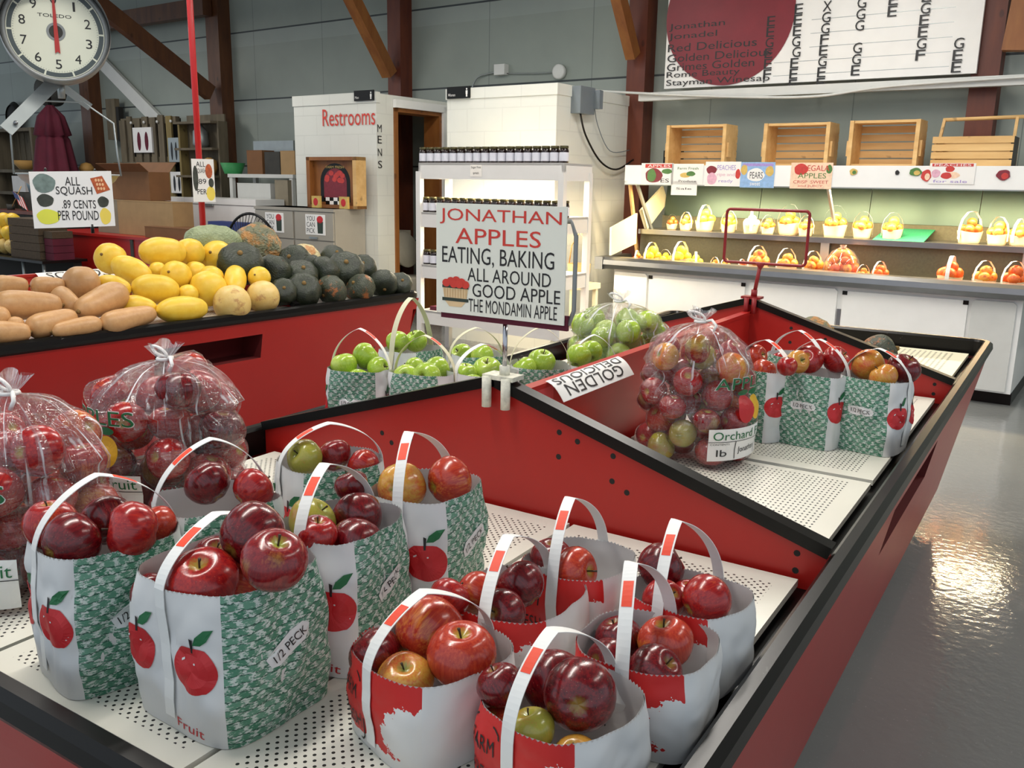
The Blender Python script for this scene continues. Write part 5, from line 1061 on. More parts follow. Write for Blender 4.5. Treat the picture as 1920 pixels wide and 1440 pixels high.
mb = MB(); cpan = L2(0, .02, -.535); V = [(.19, 0), (.192, .004), (.186, .006), (.17, -.02), (.13, -.05), (.0, -.06)]; mb.lathe(V, 40, 0, cpan, cap=False); mb.build('pan', 'galv', r)
SQ = Vector(SQSIGN)
def Q2(x, y, z): return SQ+SR*x+SF*y+Vector((0, 0, z))
r = thing('price_sign', 'white All Squash 89 cents sign with squash pictures below the scale', 'sign', tuple(SQ))
hw_, hh = .132, .098; mb = MB(); mb.geo([Q2(a, b, c+.004*a/hw_) for b in (-.0015, .0015) for a, c in ((-hw_, -hh), (hw_, -hh), (hw_, hh), (-hw_, hh))], [(0, 1, 2, 3), (7, 6, 5, 4), (0, 4, 5, 1), (1, 5, 6, 2), (2, 6, 7, 3), (3, 7, 4, 0)], 0)
fq = lambda e: (lambda x, z: Q2(x*2*hw_-hw_, -.0022-e, z*2*hh-hh))
for cx_, cz_, a, b, k in ((.17, .78, .135, .17, 1), (.165, .48, .10, .115, 2), (.185, .19, .14, .135, 3), (.87, .46, .07, .10, 2), (.885, .20, .07, .15, 4)): mb.geo([fq(.0)(*q) for q in ell(cx_, cz_, a, b, 20, .05)], [tuple(range(20))], k)
mb.geo([fq(0)(*q) for q in ((.73, .88), (.88, .93), (.97, .68), (.80, .60))], [(0, 1, 2, 3)], 5)
for i in range(9): mb.geo([fq(.0003)(*q) for q in ell(.80+.035*(i % 3)+.012*(i//3), .85-.075*(i//3), .014, .028, 8)], [tuple(range(8))], 6)
for tx, a, b, c, d in (('ALL', .42, .60, .75, .90), ('SQUASH', .30, .745, .565, .73), ('.89 CENTS', .36, .775, .34, .49), ('PER POUND', .30, .80, .13, .30)): text_on(mb, tx, fq(.0006), a, b, c, d, 7)
mb.build('panel', ['signw2', mat('print_greygreen', '#71827c', .5, .3, 40), mat('print_darkgreen', '#3c3f36', .5, .3, 40), mat('print_lemon', '#dfe04e', .5), mat('print_yellow', '#edd35a', .5), mat('print_rust', '#b5562c', .5, .3, 60), mat('print_cream', '#e6b88a', .5), 'blackink'], r)
for k in ('print_greygreen', 'print_darkgreen', 'print_lemon', 'print_yellow', 'print_rust', 'print_cream'): M[k] = MATS[k]
mb = MB()
for q in (-.08, .08): mb.tube([Q2(q, .004, hh-.012), Q2(q, .006, hh+.004), Q2(q, .05, hh+.008), Q2(q, .065, hh-.004)], .004, 6)
mb.build('clip', 'blk', r)
MB().cyl(Q2(.055, .003, -hh+.01), Q2(.055, .003, -hh-.022), .006, 8).build('rod_stub', 'blk', r)
px_, py_, pz_ = POLE
r = thing('red_pole', 'tall red steel pole standing in the squash bin', 'pole', (px_, py_, 1.0))
MB().cyl((px_, py_, .79), (px_, py_, 3.6), .017, 16).build('tube', mat('pole_red', '#c01f22', .35), r); MB().lathe([(.04, 0), (.04, .03), (.02, .05)], 16, 0, (px_, py_, 1.03)).build('collar', 'pole_red' if 'pole_red' in M else MATS['pole_red'], r)
r = thing('price_sign', 'small white squash price card taped to the red pole, seen nearly edge on', 'sign', (px_, py_-.03, 1.49)); pv = Vector((.50, .86, 0)); pn = Vector((.86, -.50, 0)); pc = Vector((px_+.052, py_-.02, 1.495))
fp = lambda e: (lambda x, z: pc+pv*((x-.5)*.12)+pn*(.003+e)+Vector((0, 0, (z-.5)*.235)))
mb = MB(); A = [fp(0)(a, b) for a, b in ((0, 0), (1, 0), (1, 1), (0, 1))]; mb.extr(A, -pn*.003, 0)
for cx_, cz_, a, b, k in ((.76, .72, .16, .17, 1), (.84, .45, .12, .11, 2), (.80, .20, .2, .17, 3), (.15, .55, .12, .3, 2)): mb.geo([fp(.0004)(*q) for q in ell(cx_, cz_, a, b, 14)], [tuple(range(14))], k)
for tx, c, d in (('ALL', .82, .94), ('SQUASH', .66, .78), ('.89', .42, .54), ('PER', .18, .3)): text_on(mb, tx, fp(.0008), .2, .62, c, d, 4)
mb.build('card', ['signw2', 'print_rust', 'print_darkgreen', 'print_yellow', 'blackink'], r)

ORD = ['first', 'second', 'third', 'fourth', 'fifth', 'sixth', 'seventh', 'eighth', 'ninth', 'tenth', 'eleventh', 'twelfth', 'thirteenth', 'fourteenth', 'fifteenth', 'sixteenth', 'seventeenth', 'eighteenth']
# ------------------------------------------------------------------ jam shelf with jars
r = thing('jam_shelf', 'white open shelf rack of jam jars behind the large price sign', 'shelf', (-3.35, 4.6, 0), bframe=True)
s0, s1, t0, t1 = -4.09, -2.60, 4.4, 4.82; LV = ((1.537, 1.672), (1.126, 1.255), (.682, .80), (.274, .395))
for za, zb in LV:
    mb = MB().box((s0, t0, za), (s1, t0+.025, zb)); mb.box((s1-.025, t0, za), (s1, t1, zb)); mb.box((s0, t0, za), (s0+.02, t1, zb)); mb.box((s0, t0, zb-.02), (s1, t1, zb-.001)); mb.build('shelf_board', 'whitew', r)
for s, t in ((s0-.02, t0-.015), (s1-.045, t0-.015), (s0-.02, t1-.04), (s1-.045, t1-.04)): MB().box((s, t, 0), (s+.05, t+.05, 1.60)).build('post', 'whitew', r)
for za, zb in LV[:3]:
    mb = MB().box((s0+.25, t0+.15, za+.01), (s1-.2, t0+.21, za+.045)); tb = mb.build('light_tube', mat('warm_tube', '#fff1d0', .4, emit=(1, .88, .62, 1), es=9.), r)
    area_light('tube_glow', (( s0+s1)/2-ORG[r.name][0], t0+.18-ORG[r.name][1], za-.0), 1.1, .06, 48 if za > 1.4 else 12, (1, .86, .62), parent=r)
mb = MB().box((-2.98, t0+.0, 1.475), (-3.3, t0-.003, 1.525)) if False else MB(); f = flatB(4.398); mb.geo([f(*q) for q in ((-3.52, 1.56), (-3.40, 1.56), (-3.40, 1.655), (-3.52, 1.655))], [(0, 1, 2, 3)], 0); f2 = flatB(4.397); text_on(mb, 'Sugar Free', f2, -3.51, -3.41, 1.622, 1.645, 1); text_on(mb, 'spreads', f2, -3.49, -3.43, 1.575, 1.60, 1); mb.build('shelf_tag', ['tagw', 'blackink'], r)
JB = MB().lathe([(.034, 0), (.037, .004), (.037, .092), (.034, .102), (.031, .106), (.031, .112)], 20).build('glass', 'jam', mesh_only=True)
JL = MB().lathe([(.034, .110), (.0345, .112), (.0345, .128), (.033, .130)], 20).build('lid', 'lid', mesh_only=True)
JP = MB().lathe([(.0374, .014), (.0376, .016), (.0376, .078), (.0374, .080)], 20, cap=False).build('paper_label', 'label', mesh_only=True)
def jar(s, t, z, label, grp):
    o = bpy.data.objects.new('jam_jar', None); COL.objects.link(o); o.location = B2W(s, t, z); o.empty_display_size = .03; tag(o, label, 'jar', grp)
    for nm, me in (('glass', JB), ('lid', JL), ('paper_label', JP)): inst(nm, me, (0, 0, 0), o)
for k in range(18): jar(-4.075+.0845*k, 4.45, 1.6715, 'dark jam jar, %s from the left on top of the white rack' % ORD[k], 'jam jars on top of the rack')
for k in range(18): jar(-4.06+.0845*k, 4.46, 1.2545, 'dark jam jar, %s from the left on the second shelf of the rack' % ORD[k], 'jam jars on the second shelf')
for k in range(4): jar(-4.05+.0845*k, 4.46, .7995, 'dark jam jar, %s from the left on the third shelf of the rack' % ORD[k], 'jam jars on the third shelf')
r = thing('tray_box', 'long flat tray lying on the bottom board of the jam rack', 'tray', (-3.4, 4.6, .395), bframe=True); MB().box((-4.0, 4.44, .396), (-2.75, 4.75, .43)).build('tray', 'maroon', r)
mb = MB().lathe([(.10, 0), (.115, .17), (.108, .17), (.095, .01)], 24, 0, (-2.72, 4.98, .80)); 
r = thing('produce_basket', 'small tan splint basket on a stool behind the jam rack', 'basket', (-2.75, 5.0, .68), bframe=True)
MB().lathe([(.0, .69), (.085, .69), (.10, .85), (.094, .85), (.08, .70)], 24, 0, (-2.80, 5.0, 0), cap=False).build('splint_body', 'pine', r); MB().tube([(-2.90, 5.0, .85), (-2.88, 5.0, 1.0), (-2.80, 5.0, 1.12), (-2.72, 5.0, 1.0), (-2.70, 5.0, .85)], .006, 6).build('handle', 'pine', r)
r = thing('stool', 'pale stool under the small tan basket', 'stool', (-2.8, 5.0, 0), bframe=True); MB().box((-2.95, 4.88, .64), (-2.65, 5.12, .688)).build('seat', 'cooler', r)
for a in (-2.93, -2.70):
    for b in (4.9, 5.07): MB().box((a, b, 0), (a+.035, b+.035, .64)).build('leg', 'cooler', r)
# ------------------------------------------------------------------ refrigerated produce case
r = thing('produce_case', 'long white lit produce case with steel bumper at the right', 'produce case', (-1.1, 5.9, 0), bframe=True)
cs0, cs1 = -2.74, .70
MB().box((cs0, 5.52, .10), (.50, 6.47, .78)).build('base', 'white', r)
MB().box((cs0+.05, 5.62, 0), (.50, 6.5, .10)).build('toe_kick', 'blk', r)
pan = [(PANELS[0], PANELS[1]-.01), (PANELS[1], PANELS[2]), (PANELS[3], PANELS[4]), (PANELS[5], PANELS[6]), (PANELS[7], PANELS[8])]
for i, (a, b) in enumerate(pan):
    mb = MB(); z0, z1 = .115, .755 if i not in (1, 3) else .745; cz = .02
    mb.extr([(a+.006, 5.50, z0), (b-.006, 5.50, z0), (b-.006, 5.50, z1-cz), (b-.006-cz, 5.50, z1), (a+.006+cz, 5.50, z1), (a+.006, 5.50, z1-cz)], (0, .02, 0)); p_ = mb.build('front_panel', 'white' if i != 4 else 'offw', r)
    if i in (1, 3):
        for q in (a+.02, b-.02): MB().box((q-.018, 5.494, z1-.03), (q+.018, 5.50, z1-.0)).build('corner_clip', 'blk', p_)
for s in (-1.487, -.739): MB().box((s-.014, 5.505, .12), (s+.014, 5.525, .60)).build('seam_strip', 'steel', r)
mb = MB(); V = [(5.50, .772), (5.43, .785), (5.405, .82), (5.41, .86), (5.44, .885), (5.53, .888), (5.53, .79)]; mb.extr([(cs0-.12, t, z) for t, z in V], (cs1-cs0+.12, 0, 0)); mb.build('bumper', 'steel', r)
mb = MB(); mb.box((cs0-.14, 5.40, .775), (cs0-.06, 5.95, .885)); mb.build('bumper_end', 'steel', r)
MB().box((cs0, 5.53, .775), (cs1, 6.0, .80)).build('lower_deck', 'mesh', r)
mb = MB(); mb.geo([(cs0, 5.99, .80), (cs1, 5.99, .80), (cs1, 6.0, 1.085), (cs0, 6.0, 1.085)], [(0, 1, 2, 3)]); mb.box((cs0, 6.0, .80), (cs1, 6.02, 1.08)); mb.build('riser', 'mesh', r)
mb = MB().box((cs0, 5.95, 1.075), (cs1, 5.985, 1.118)); mb.box((cs0, 5.985, 1.09), (cs1, 6.44, 1.117)); mb.build('upper_shelf', 'steel', r)
for s in (-1.02, .45): MB().box((s-.035, 5.955, .80), (s+.035, 5.985, 1.08)).build('shelf_post', 'galv', r)
MB().extr([(-.66, 5.99, 1.119), (-.66, 6.42, 1.20), (-.66, 6.42, 1.194), (-.66, 5.99, 1.113)], (.38, 0, 0)).build('turf_mat', 'turf', r)
mb = MB(); mb.geo([(cs0, 6.44, 1.10), (cs1, 6.44, 1.10), (cs1, 6.44, 1.24), (cs0, 6.44, 1.24)], [(0, 1, 2, 3)], 0); mb.build('back_rail', 'mesh', r)
for a, b in ((cs0+.02, -1.78), (-1.775, -.82), (-.815, .02), (.025, cs1)):
    mb = MB(); mb.extr([(a, 6.435, 1.235), (b, 6.435, 1.235), (b, 6.48, 1.54), (a, 6.48, 1.54)], (0, .01, 0)); mb.build('mirror', 'mirror', r)
mb = MB().box((cs0-.06, 5.776, 1.555), (cs1, 6.49, 1.69)); mb.extr([(cs0-.06, 5.75, 1.535), (cs0-.06, 5.75, 1.555), (cs0-.06, 6.49, 1.555), (cs0-.06, 6.49, 1.535)], (.03, 0, 0)); mb.box((cs0-.06, 5.75, 1.525), (cs1, 5.775, 1.69)); mb.build('canopy', 'white', r)
MB().box((cs0-.06, 5.752, 1.516), (cs1, 5.80, 1.526)).build('canopy_lip', 'galv', r)
for a, b in ((-2.55, -1.55), (-1.45, -.45), (-.40, .62)):
    MB().cyl((a, 5.80, 1.542), (b, 5.80, 1.542), .012, 10).build('light_tube', MATS['warm_tube'], r)
    area_light('tube_glow', ((a+b)/2+1.1, 0.0, 1.505), .95, .08, 34, (1, .78, .46), parent=r)
for s in (cs0+.03, -1.0): MB().bar((s, 5.82, 1.53), (s+.03, 6.1, 1.11), .02, .03).build('canopy_bracket', 'galv', r)
# lit end panels and timber end frame
mb = MB(); mb.extr([(cs0-.01, t, z) for t, z in ((5.43, .90), (5.90, .985), (5.895, 1.262), (5.42, 1.145))], (.02, 0, 0)); mb.extr([(cs0-.01, t, z) for t, z in ((5.96, 1.285), (6.10, 1.10), (6.53, 1.36), (6.40, 1.51))], (.02, 0, 0)); mb.build('end_panel', 'cooler', r)
mb = MB(); mb.bar((cs0-.03, 5.80, 1.53), (cs0-.03, 6.0, .90), .02, .04); mb.build('end_frame', 'pine', r)

# small paper totes of fruit in the case
def tote_mesh(w_, h):
    n = 32; vs = []
    for i in range(6):
        v = i/5
        for k in range(n):
            th = 2*pi*k/n; c, s = math.cos(th), math.sin(th); q = (abs(c)**3.2+abs(s)**3.2)**(-1/3.2)*(.80+.20*v); vs.append((w_*q*c, w_*.85*q*s, h*v*(1+.07*(v > .9)*math.cos(2*th))))
    fs = [(i*n+k, i*n+(k+1) % n, (i+1)*n+(k+1) % n, (i+1)*n+k) for i in range(5) for k in range(n)]+[tuple(range(n-1, -1, -1))]
    return MB().geo(vs, fs, 0, True).build('tote_body', 'totep', mesh_only=True)
TB = tote_mesh(.053, .058)
hp = [(-.056, 0, .02), (-.056, 0, .075), (-.045, 0, .115), (-.02, 0, .148), (0, 0, .152), (.02, 0, .148), (.045, 0, .115), (.056, 0, .075), (.056, 0, .02)]
vs = [(x, w_, z) for x, y, z in hp for w_ in (-.009, .009)]; TH = MB().geo(vs, [(2*i, 2*i+1, 2*i+3, 2*i+2) for i in range(8)], 0, False).build('handle', 'strap', mesh_only=True)
FM = {}
for k, mm in (('P', 'peach'), ('T', 'tom'), ('Y', 'pep'), ('N', 'onion')):
    n = 14; vs = [((1-.06*math.cos(9*0+th))*math.cos(a)*math.cos(th)*1, math.cos(a)*math.sin(th), math.sin(a)*.93-.22*max(0, 1-abs(math.cos(a))/.5)*(1 if a > 0 else -.3)) for a in [-pi/2+pi*i/9 for i in range(10)] for th in [2*pi*j/n for j in range(n)]]
    FM[k] = MB().geo(vs, [(i*n+j, i*n+(j+1) % n, (i+1)*n+(j+1) % n, (i+1)*n+j) for i in range(9) for j in range(n)], 0, True).build('fruit', mm, mesh_only=True)

NAME = dict(P='peach', T='tomato', Y='yellow_pepper', N='onion')
def case_row(rows, t, z, where, K):
    for i, (s, desc, k, sc) in enumerate(rows):
        g = random.Random(i*7+int(z*100)); tt = t+g.uniform(-.02, .05)
        o = bpy.data.objects.new('fruit_tote', None); COL.objects.link(o); P_ = B2W(s, tt, z); o.location = P_; o.rotation_euler = (0, 0, g.uniform(-.5, .9)); o.scale = (sc*K,)*3; o.empty_display_size = .03
        tag(o, 'small paper tote of %s, %s from left on the %s shelf' % (desc, ORD[i], where), 'paper tote', 'paper totes in the produce case')
        inst('tote_body', TB, (0, 0, 0), o); inst('handle', TH, (0, 0, 0), o, (0, 0, g.choice((0, .6, 1.4))))
        lb = '%s in the %s tote from left on the %s case shelf' % (NAME[k].replace('_', ' '), ORD[i], where)
        R_ = (.030*K)*min(sc, 1.2)
        for wd, x, y, zz in (('left', -.03, .018, .068), ('right', .028, .02, .070), ('front', .0, -.028, .070), ('topmost', .004, .004, .10)):
            q = P_+Vector((x, y, zz))*sc*K; f_ = inst(NAME[k], FM[k], q, None, rand_rot(g, .1), R_*g.uniform(.9, 1.1)); tag(f_, wd+' '+lb, NAME[k].replace('_', ' '), lb)
case_row(TOTES_UP, 6.07, 1.119, 'upper', 1.14); case_row(TOTES_LOW, 5.68, .801, 'lower', 1.32)
# net bag of peaches on the lower shelf
P_ = B2W(MESHBAG_S, 5.72, .80); r = thing('fruit_bag', 'clear bag of pink and yellow peaches on the lower shelf', 'plastic bag', tuple(P_)); g = random.Random(3)
lv = [(.10, .035, 7), (.10, .10, 7), (.075, .16, 5), (.03, .205, 3)]; mb = MB(); mb.lathe([(.06, .002), (.135, .03), (.142, .10), (.125, .17), (.08, .235), (.02, .262), (.03, .28)], 32, 0, P_); mb.build('film', 'plastic', r)
for rr, zz, n in lv:
    for k in range(n):
        a = 2*pi*k/n+zz*9; f_ = inst('peach', FM['PT'[g.random() < .35]], P_+Vector((rr*math.cos(a), rr*math.sin(a), zz+.003)), None, rand_rot(g, .1), .036); tag(f_, 'peach inside the clear bag on the lower shelf', 'peach', 'peaches inside the clear bag')
# flyers and stickers on the canopy front
def flyer(i, art, label):
    n_, a, b, z0, z1 = FLY[i]; mb = MB().box((a, 5.744, z0), (b, 5.7475, z1), 0); f = lambda e: (lambda x, z: Vector((a+(b-a)*x, 5.7435-e, z0+(z1-z0)*z)))
    for k, q in enumerate(art):
        if q[0] == 't': text_on(mb, q[1], f(.0006), q[2], q[3], q[4], q[5], q[6])
        elif q[0] == 'e': mb.geo([f(.0001*k)(*p_) for p_ in ell(q[1], q[2], q[3], q[4], 18, .05, k)], [tuple(range(18))], q[5])
        else: mb.geo([f(.0001*k)(*p_) for p_ in ((q[1], q[3]), (q[2], q[3]), (q[2], q[4]), (q[1], q[4]))], [(0, 1, 2, 3)], q[5])
    topB(mb, 'flyer', FMATS, (a, 5.744, z0), label, 'flyer')
for n_, c in (('fl_red', '#c23a34'), ('fl_green', '#4e7a3c'), ('fl_pink', '#d9a9bc'), ('fl_sky', '#8fb2da'), ('fl_peach', '#efcdb0'), ('fl_gold', '#d0b060'), ('fl_vio', '#a08cc8'), ('fl_dkred', '#7c2230')): M[n_] = mat(n_, c, .5, .12, 40)
FMATS = ['signw2', 'fl_red', 'fl_green', 'fl_pink', 'fl_sky', 'fl_peach', 'fl_gold', 'fl_vio', 'fl_dkred', 'blackink']
flyer(0, [('r', .12, .95, .78, .96, 1), ('e', .40, .42, .27, .34, 8), ('e', .33, .42, .14, .3, 2), ('e', .80, .62, .16, .12, 2), ('t', 'APPLES', .2, .9, .81, .93, 0), ('t', 'ES', .62, .88, .1, .28, 9)], 'flyer with a large red and green apple, leftmost on the case canopy')
flyer(1, [('e', .5, .48, .42, .36, 0), ('e', .45, .45, .17, .12, 6), ('e', .62, .52, .14, .12, 2), ('t', 'Farm Fresh', .2, .85, .72, .84, 2), ('t', 'Produce', .25, .8, .12, .22, 9)], 'white flyer with a green vegetable picture, second from the left on the canopy')
flyer(2, [('t', 'Sale', .2, .8, .4, .55, 9)], 'small white notice hanging below the second flyer')
flyer(3, [('e', .18, .66, .15, .17, 8), ('e', .2, .3, .14, .25, 3), ('e', .93, .5, .07, .2, 1), ('t', 'PEACHES', .34, .86, .66, .86, 7), ('t', 'ripe and', .34, .84, .38, .54, 3), ('t', 'ready', .4, .8, .12, .28, 7)], 'flyer with pink fruit pictures, third from the left on the canopy')
flyer(4, [('r', 0, 1, .0, 1, 4), ('r', .05, .95, .84, .95, 7), ('e', .45, .5, .26, .26, 0), ('e', .85, .65, .12, .2, 6), ('e', .1, .7, .1, .2, 6), ('t', 'PEARS', .28, .66, .36, .62, 9), ('t', 'sweet', .3, .6, .08, .22, 0)], 'pale blue flyer with yellow fruit on the canopy')
flyer(5, [('r', 0, 1, 0, 1, 5), ('e', .25, .74, .17, .22, 1), ('e', .92, .75, .07, .17, 2), ('t', 'REGALA', .3, .92, .68, .9, 1), ('t', 'APPLES', .18, .86, .40, .60, 2), ('t', 'CRISP  SWEET', .08, .92, .20, .32, 1), ('t', 'and JUICY', .2, .8, .05, .15, 1)], 'peach-coloured Apples flyer in the middle of the canopy')
flyer(6, [('r', .05, .95, .84, .98, 1), ('e', .45, .72, .1, .15, 1), ('e', .52, .42, .16, .16, 5), ('e', .38, .4, .12, .16, 1), ('t', 'PEACHES', .1, .9, .86, .96, 0), ('t', 'for sale', .1, .85, .06, .2, 7), ('e', .15, .5, .1, .2, 3)], 'white flyer with red fruit near the right end of the canopy')
STK = [(6, 2, 'small tan and green sticker right of the peach-coloured flyer'), (9, 9, 'tiny dark sticker alone in the middle of the canopy'), (2, 6, 'green corn-ear sticker left of the right-hand flyer'), (1, 5, 'red pepper sticker overlapping the right-hand flyer'), (8, 1, 'dark red berry cluster sticker at the right end of the canopy')]
for i, (c1, c2, lb) in enumerate(STK):
    n_, a, b, z0, z1 = FLY[7+i]; mb = MB(); f = lambda x, z, e=0: Vector((a+(b-a)*x, 5.7425-e, z0+(z1-z0)*z)); mb.extr([f(*q) for q in ell(.5, .5, .5, .5, 20, .08, i)], (0, .006, 0), c1); mb.geo([f(q[0], q[1], .0005) for q in ell(.62, .4, .26, .3, 14)], [tuple(range(14))], c2); topB(mb, 'sticker', FMATS, (a, 5.744, z0), lb, 'sticker')
# pine crates on the canopy
def crate(s0, s1, z0, z1, label, seed):
    r = thing('wooden_crate', label, 'crate', ((s0+s1)/2, 6.1, 1.69), bframe=True); t0, t1 = 6.0, 6.26; g = random.Random(seed)
    MB().box((s0, t0, z0), (s0+.03, t1, z1)).build('side_board', 'pine', r); MB().box((s1-.03, t0, z0), (s1, t1, z1)).build('side_board', 'pine', r)
    MB().box((s0+.03, t0+.02, z1-.02), (s1-.03, t1, z1)).build('end_board', 'pine', r); MB().box((s0+.03, t0+.02, z0), (s1-.03, t1, z0+.02)).build('end_board', 'pine', r)
    n = 5; h = (z1-z0-.03)/n
    for k in range(n): MB().box((s0, t1, z0+.01+k*h), (s1, t1+.012, z0+.01+(k+.84)*h)).build('slat', 'pine', r)
    for q in (s0-.02, s1+.002): MB().box((q, t0+.03, z0+.08), (q+.018, t0+.1, z0+.2)).build('cleat', 'pine', r)
crate(-2.53, -1.965, 1.69, 2.045, 'pine crate on its side, leftmost on top of the produce case', 1); crate(-1.63, -1.08, 1.69, 2.04, 'pine crate on its side, second from the left on top of the case', 2); crate(-.925, -.40, 1.69, 2.045, 'pine crate on its side, third from the left on top of the case', 3)
r = thing('wooden_crate', 'upright pine slatted crate with a bail handle at the right on the case', 'crate', (-.02, 6.15, 1.69), bframe=True)
for k in range(4): MB().box((-.30, 6.0, 1.692+.057*k), (.25, 6.014, 1.74+.057*k)).build('slat', 'pine', r)
for k in range(4): MB().box((-.30, 6.28, 1.692+.057*k), (.25, 6.294, 1.74+.057*k)).build('slat', 'pine', r)
for s in (-.29, .23): MB().box((s, 6.014, 1.69), (s+.02, 6.28, 1.91)).build('end_board', 'darkg' if s > 0 else 'pine', r)
MB().box((-.28, 6.014, 1.69), (.24, 6.28, 1.70)).build('bottom_board', 'pine', r)
mb = MB(); mb.bar((-.275, 6.1, 1.85), (-.25, 6.1, 2.04), .03, .02); mb.bar((.235, 6.1, 1.85), (.24, 6.1, 2.05), .03, .02); mb.cyl((-.26, 6.1, 2.04), (.30, 6.1, 2.05), .014, 12); mb.build('handle', 'pine', r)
topB(MB().box((-2.72, 6.35, 1.69), (-2.58, 6.5, 1.84)), 'outlet_box', 'blk', (-2.65, 6.4, 1.69), 'dark outlet box on the case beside the leftmost crate', 'outlet box')

# ------------------------------------------------------------------ left background
def bx(k): return BG[k]
def carton(key, mm, label, depth=.35, flaps=False, name='cardboard_box', zfix=None, squeeze=1.):
    a, b, z0, z1, t = bx(key); c = (a+b)/2; hw = (b-a)/2*squeeze; a, b = c-hw, c+hw
    if zfix is not None: z0 = zfix
    r = thing(name, label, 'box', (c, t, z0), bframe=True); mb = MB().box((a, t, z0), (b, t+depth, z1)); mb.build('carton', mm, r)
    mb = MB().box((a-.002, t-.002, z1-.004), (b+.002, t+depth, z1+.003)) if not flaps else MB().extr([(a, t, z1), (b, t, z1), (b+.05, t-.14, z1-.03+.12), (a-.05, t-.14, z1-.03+.12)], (0, 0, .006))
    if flaps: mb.extr([(a, t+depth, z1), (b, t+depth, z1), (b, t+depth+.1, z1+.12), (a, t+depth+.1, z1+.12)], (0, .006, 0))
    mb.build('flap', mm, r); return r
r = thing('red_counter', 'low red counter behind the squash bin carrying cardboard boxes', 'counter', (-8.7, 4.6, 0), bframe=True)
MB().box((-10.4, 4.4, 0), (-7.0, 5.05, .80)).build('front', 'red', r); MB().box((-10.42, 4.38, .80), (-6.98, 5.07, .83)).build('top', 'red', r); MB().box((-8.55, 4.385, .05), (-8.50, 4.40, .8)).build('seam_strip', 'darkg', r)
carton('tanbox', 'card', 'large tan cardboard box on the red counter', .27, zfix=.832); carton('brownbox', 'card2', 'brown open cardboard box behind the large tan one', .28, True, zfix=1.237); carton('greybox', 'grayc', 'greyish carton with a white label left of the large tan box', .35, zfix=.832)
carton('flatbox', 'card2', 'flat cardboard tray with printed sides in front of the white freezers', .3, zfix=.832)
topB(MB().box((-9.4, 4.9, .831), (-8.7, 5.06, 1.232)), 'cardboard_box', 'card2', (-9.0, 4.95, .83), 'brown carton hidden behind the large tan box', 'box')
a, b, z0, z1, t = bx('bluebox'); topB(MB().box((a, t+.12, .832), (b, t+.3, z1)), 'cardboard_box', 'blue', (a, t, .83), 'dark blue printed box behind the yellow squash by the red pole', 'box')
for key, lab in (('freezerA', 'white chest freezer left of the red pole'), ('freezerB', 'white chest freezer right of the red pole')):
    a, b, z0, z1, t = bx(key); r = thing('chest_freezer', lab, 'freezer', ((a+b)/2, t, 0), bframe=True); MB().box((a, t, .05), (b, t+.43, z1-.08)).build('cabinet', 'white', r); MB().box((a, t-.01, z1-.075), (b, t+.43, z1)).build('lid', 'white', r); MB().box((a+.4, t-.03, z1-.10), (a+.6, t-.01, z1-.07)).build('handle', 'galv', r)
a, b, z0, z1, t = bx('wshelf'); r = thing('plastic_shelf', 'white plastic shelf unit beside the restroom block', 'shelf', ((a+b)/2, t, 0), bframe=True)
for z in (1.15, z1-.03): MB().box((a, t, z-.045), (b, t+.45, z)).build('shelf_board', 'offw', r)
for s in (a+.02, b-.08):
    for q in (t+.01, t+.39): MB().box((s, q, 0), (s+.06, q+.05, z1-.07)).build('leg', 'offw', r)
carton('shelfbox', 'offw', 'white carton with hand holes on the white plastic shelf', .3, zfix=1.151, squeeze=.98); carton('shelfbox2', 'grayc', 'printed box at the right end of the white plastic shelf', .3, zfix=1.151, squeeze=.6)
zt = z1-.029
for key, mm, lab in (('topboxA', 'card2', 'orange-brown box on top of the white plastic shelf'), ('topboxB', 'darkg', 'dark tray of jars on top of the white plastic shelf'), ('topboxC', 'card', 'tan box at the right on top of the white plastic shelf')):
    carton(key, mm, lab, .2, zfix=zt, squeeze=.95)
a, b, z0, z1, t = bx('topboxA'); topB(MB().lathe([(.11, 0), (.16, .14), (.15, .14), (.10, .01)], 20, 0, (a-.35, 6.15, zt), cap=False), 'green_cloth_bowl', 'greenp', (a-.35, 6.15, zt), 'green bowl on the white plastic shelf near the post', 'bowl')
a, b, z0, z1, t = bx('topboxD'); r = thing('glass_bin', 'grey see-through bin at the back of the white plastic shelf', 'bin', ((a+b)/2, 6.35, zt), bframe=True); MB().box((a, 6.35, zt), (b, 6.43, z1)).build('bin', 'galv', r)
# pallet wall with hanging things, old shelf
a, b, z0, z1, t = bx('pallet'); b = -10.42; r = thing('pallet_rack', 'weathered wood pallet stood upright against the wall', 'pallet', ((a+b)/2, t, 0), bframe=True); n = 7; w_ = (b-a)/n; g = random.Random(2)
for k in range(n): MB().box((a+k*w_, t, 1.0), (a+k*w_+w_*g.uniform(.55, .75), t+.03, z1-g.uniform(0, .06))).build('slat', 'oldwood' if k != n-1 else 'oldwood2', r)
for z in (1.15, 1.72, z1-.12): MB().box((a, t+.03, z), (b, t+.10, z+.09)).build('rail', 'oldwood', r)
MB().box((a, t-.14, 1.70), (b, t, 1.73)).build('ledge', 'oldwood', r); MB().box((a, t+.10, 1.0), (b, t+.12, z1-.05)).build('backing', 'dark', r); MB().box((a, t-.1, 0), (b, t+.1, 1.0)).build('base', 'oldwood', r)
for k in range(4): MB().lathe([(.02, 0), (.02, .02)], 10, 0, (a+.35+.33*k, t-.01, z1-.1), ax=(0, -1, 0)).build('knob', 'offw', r)
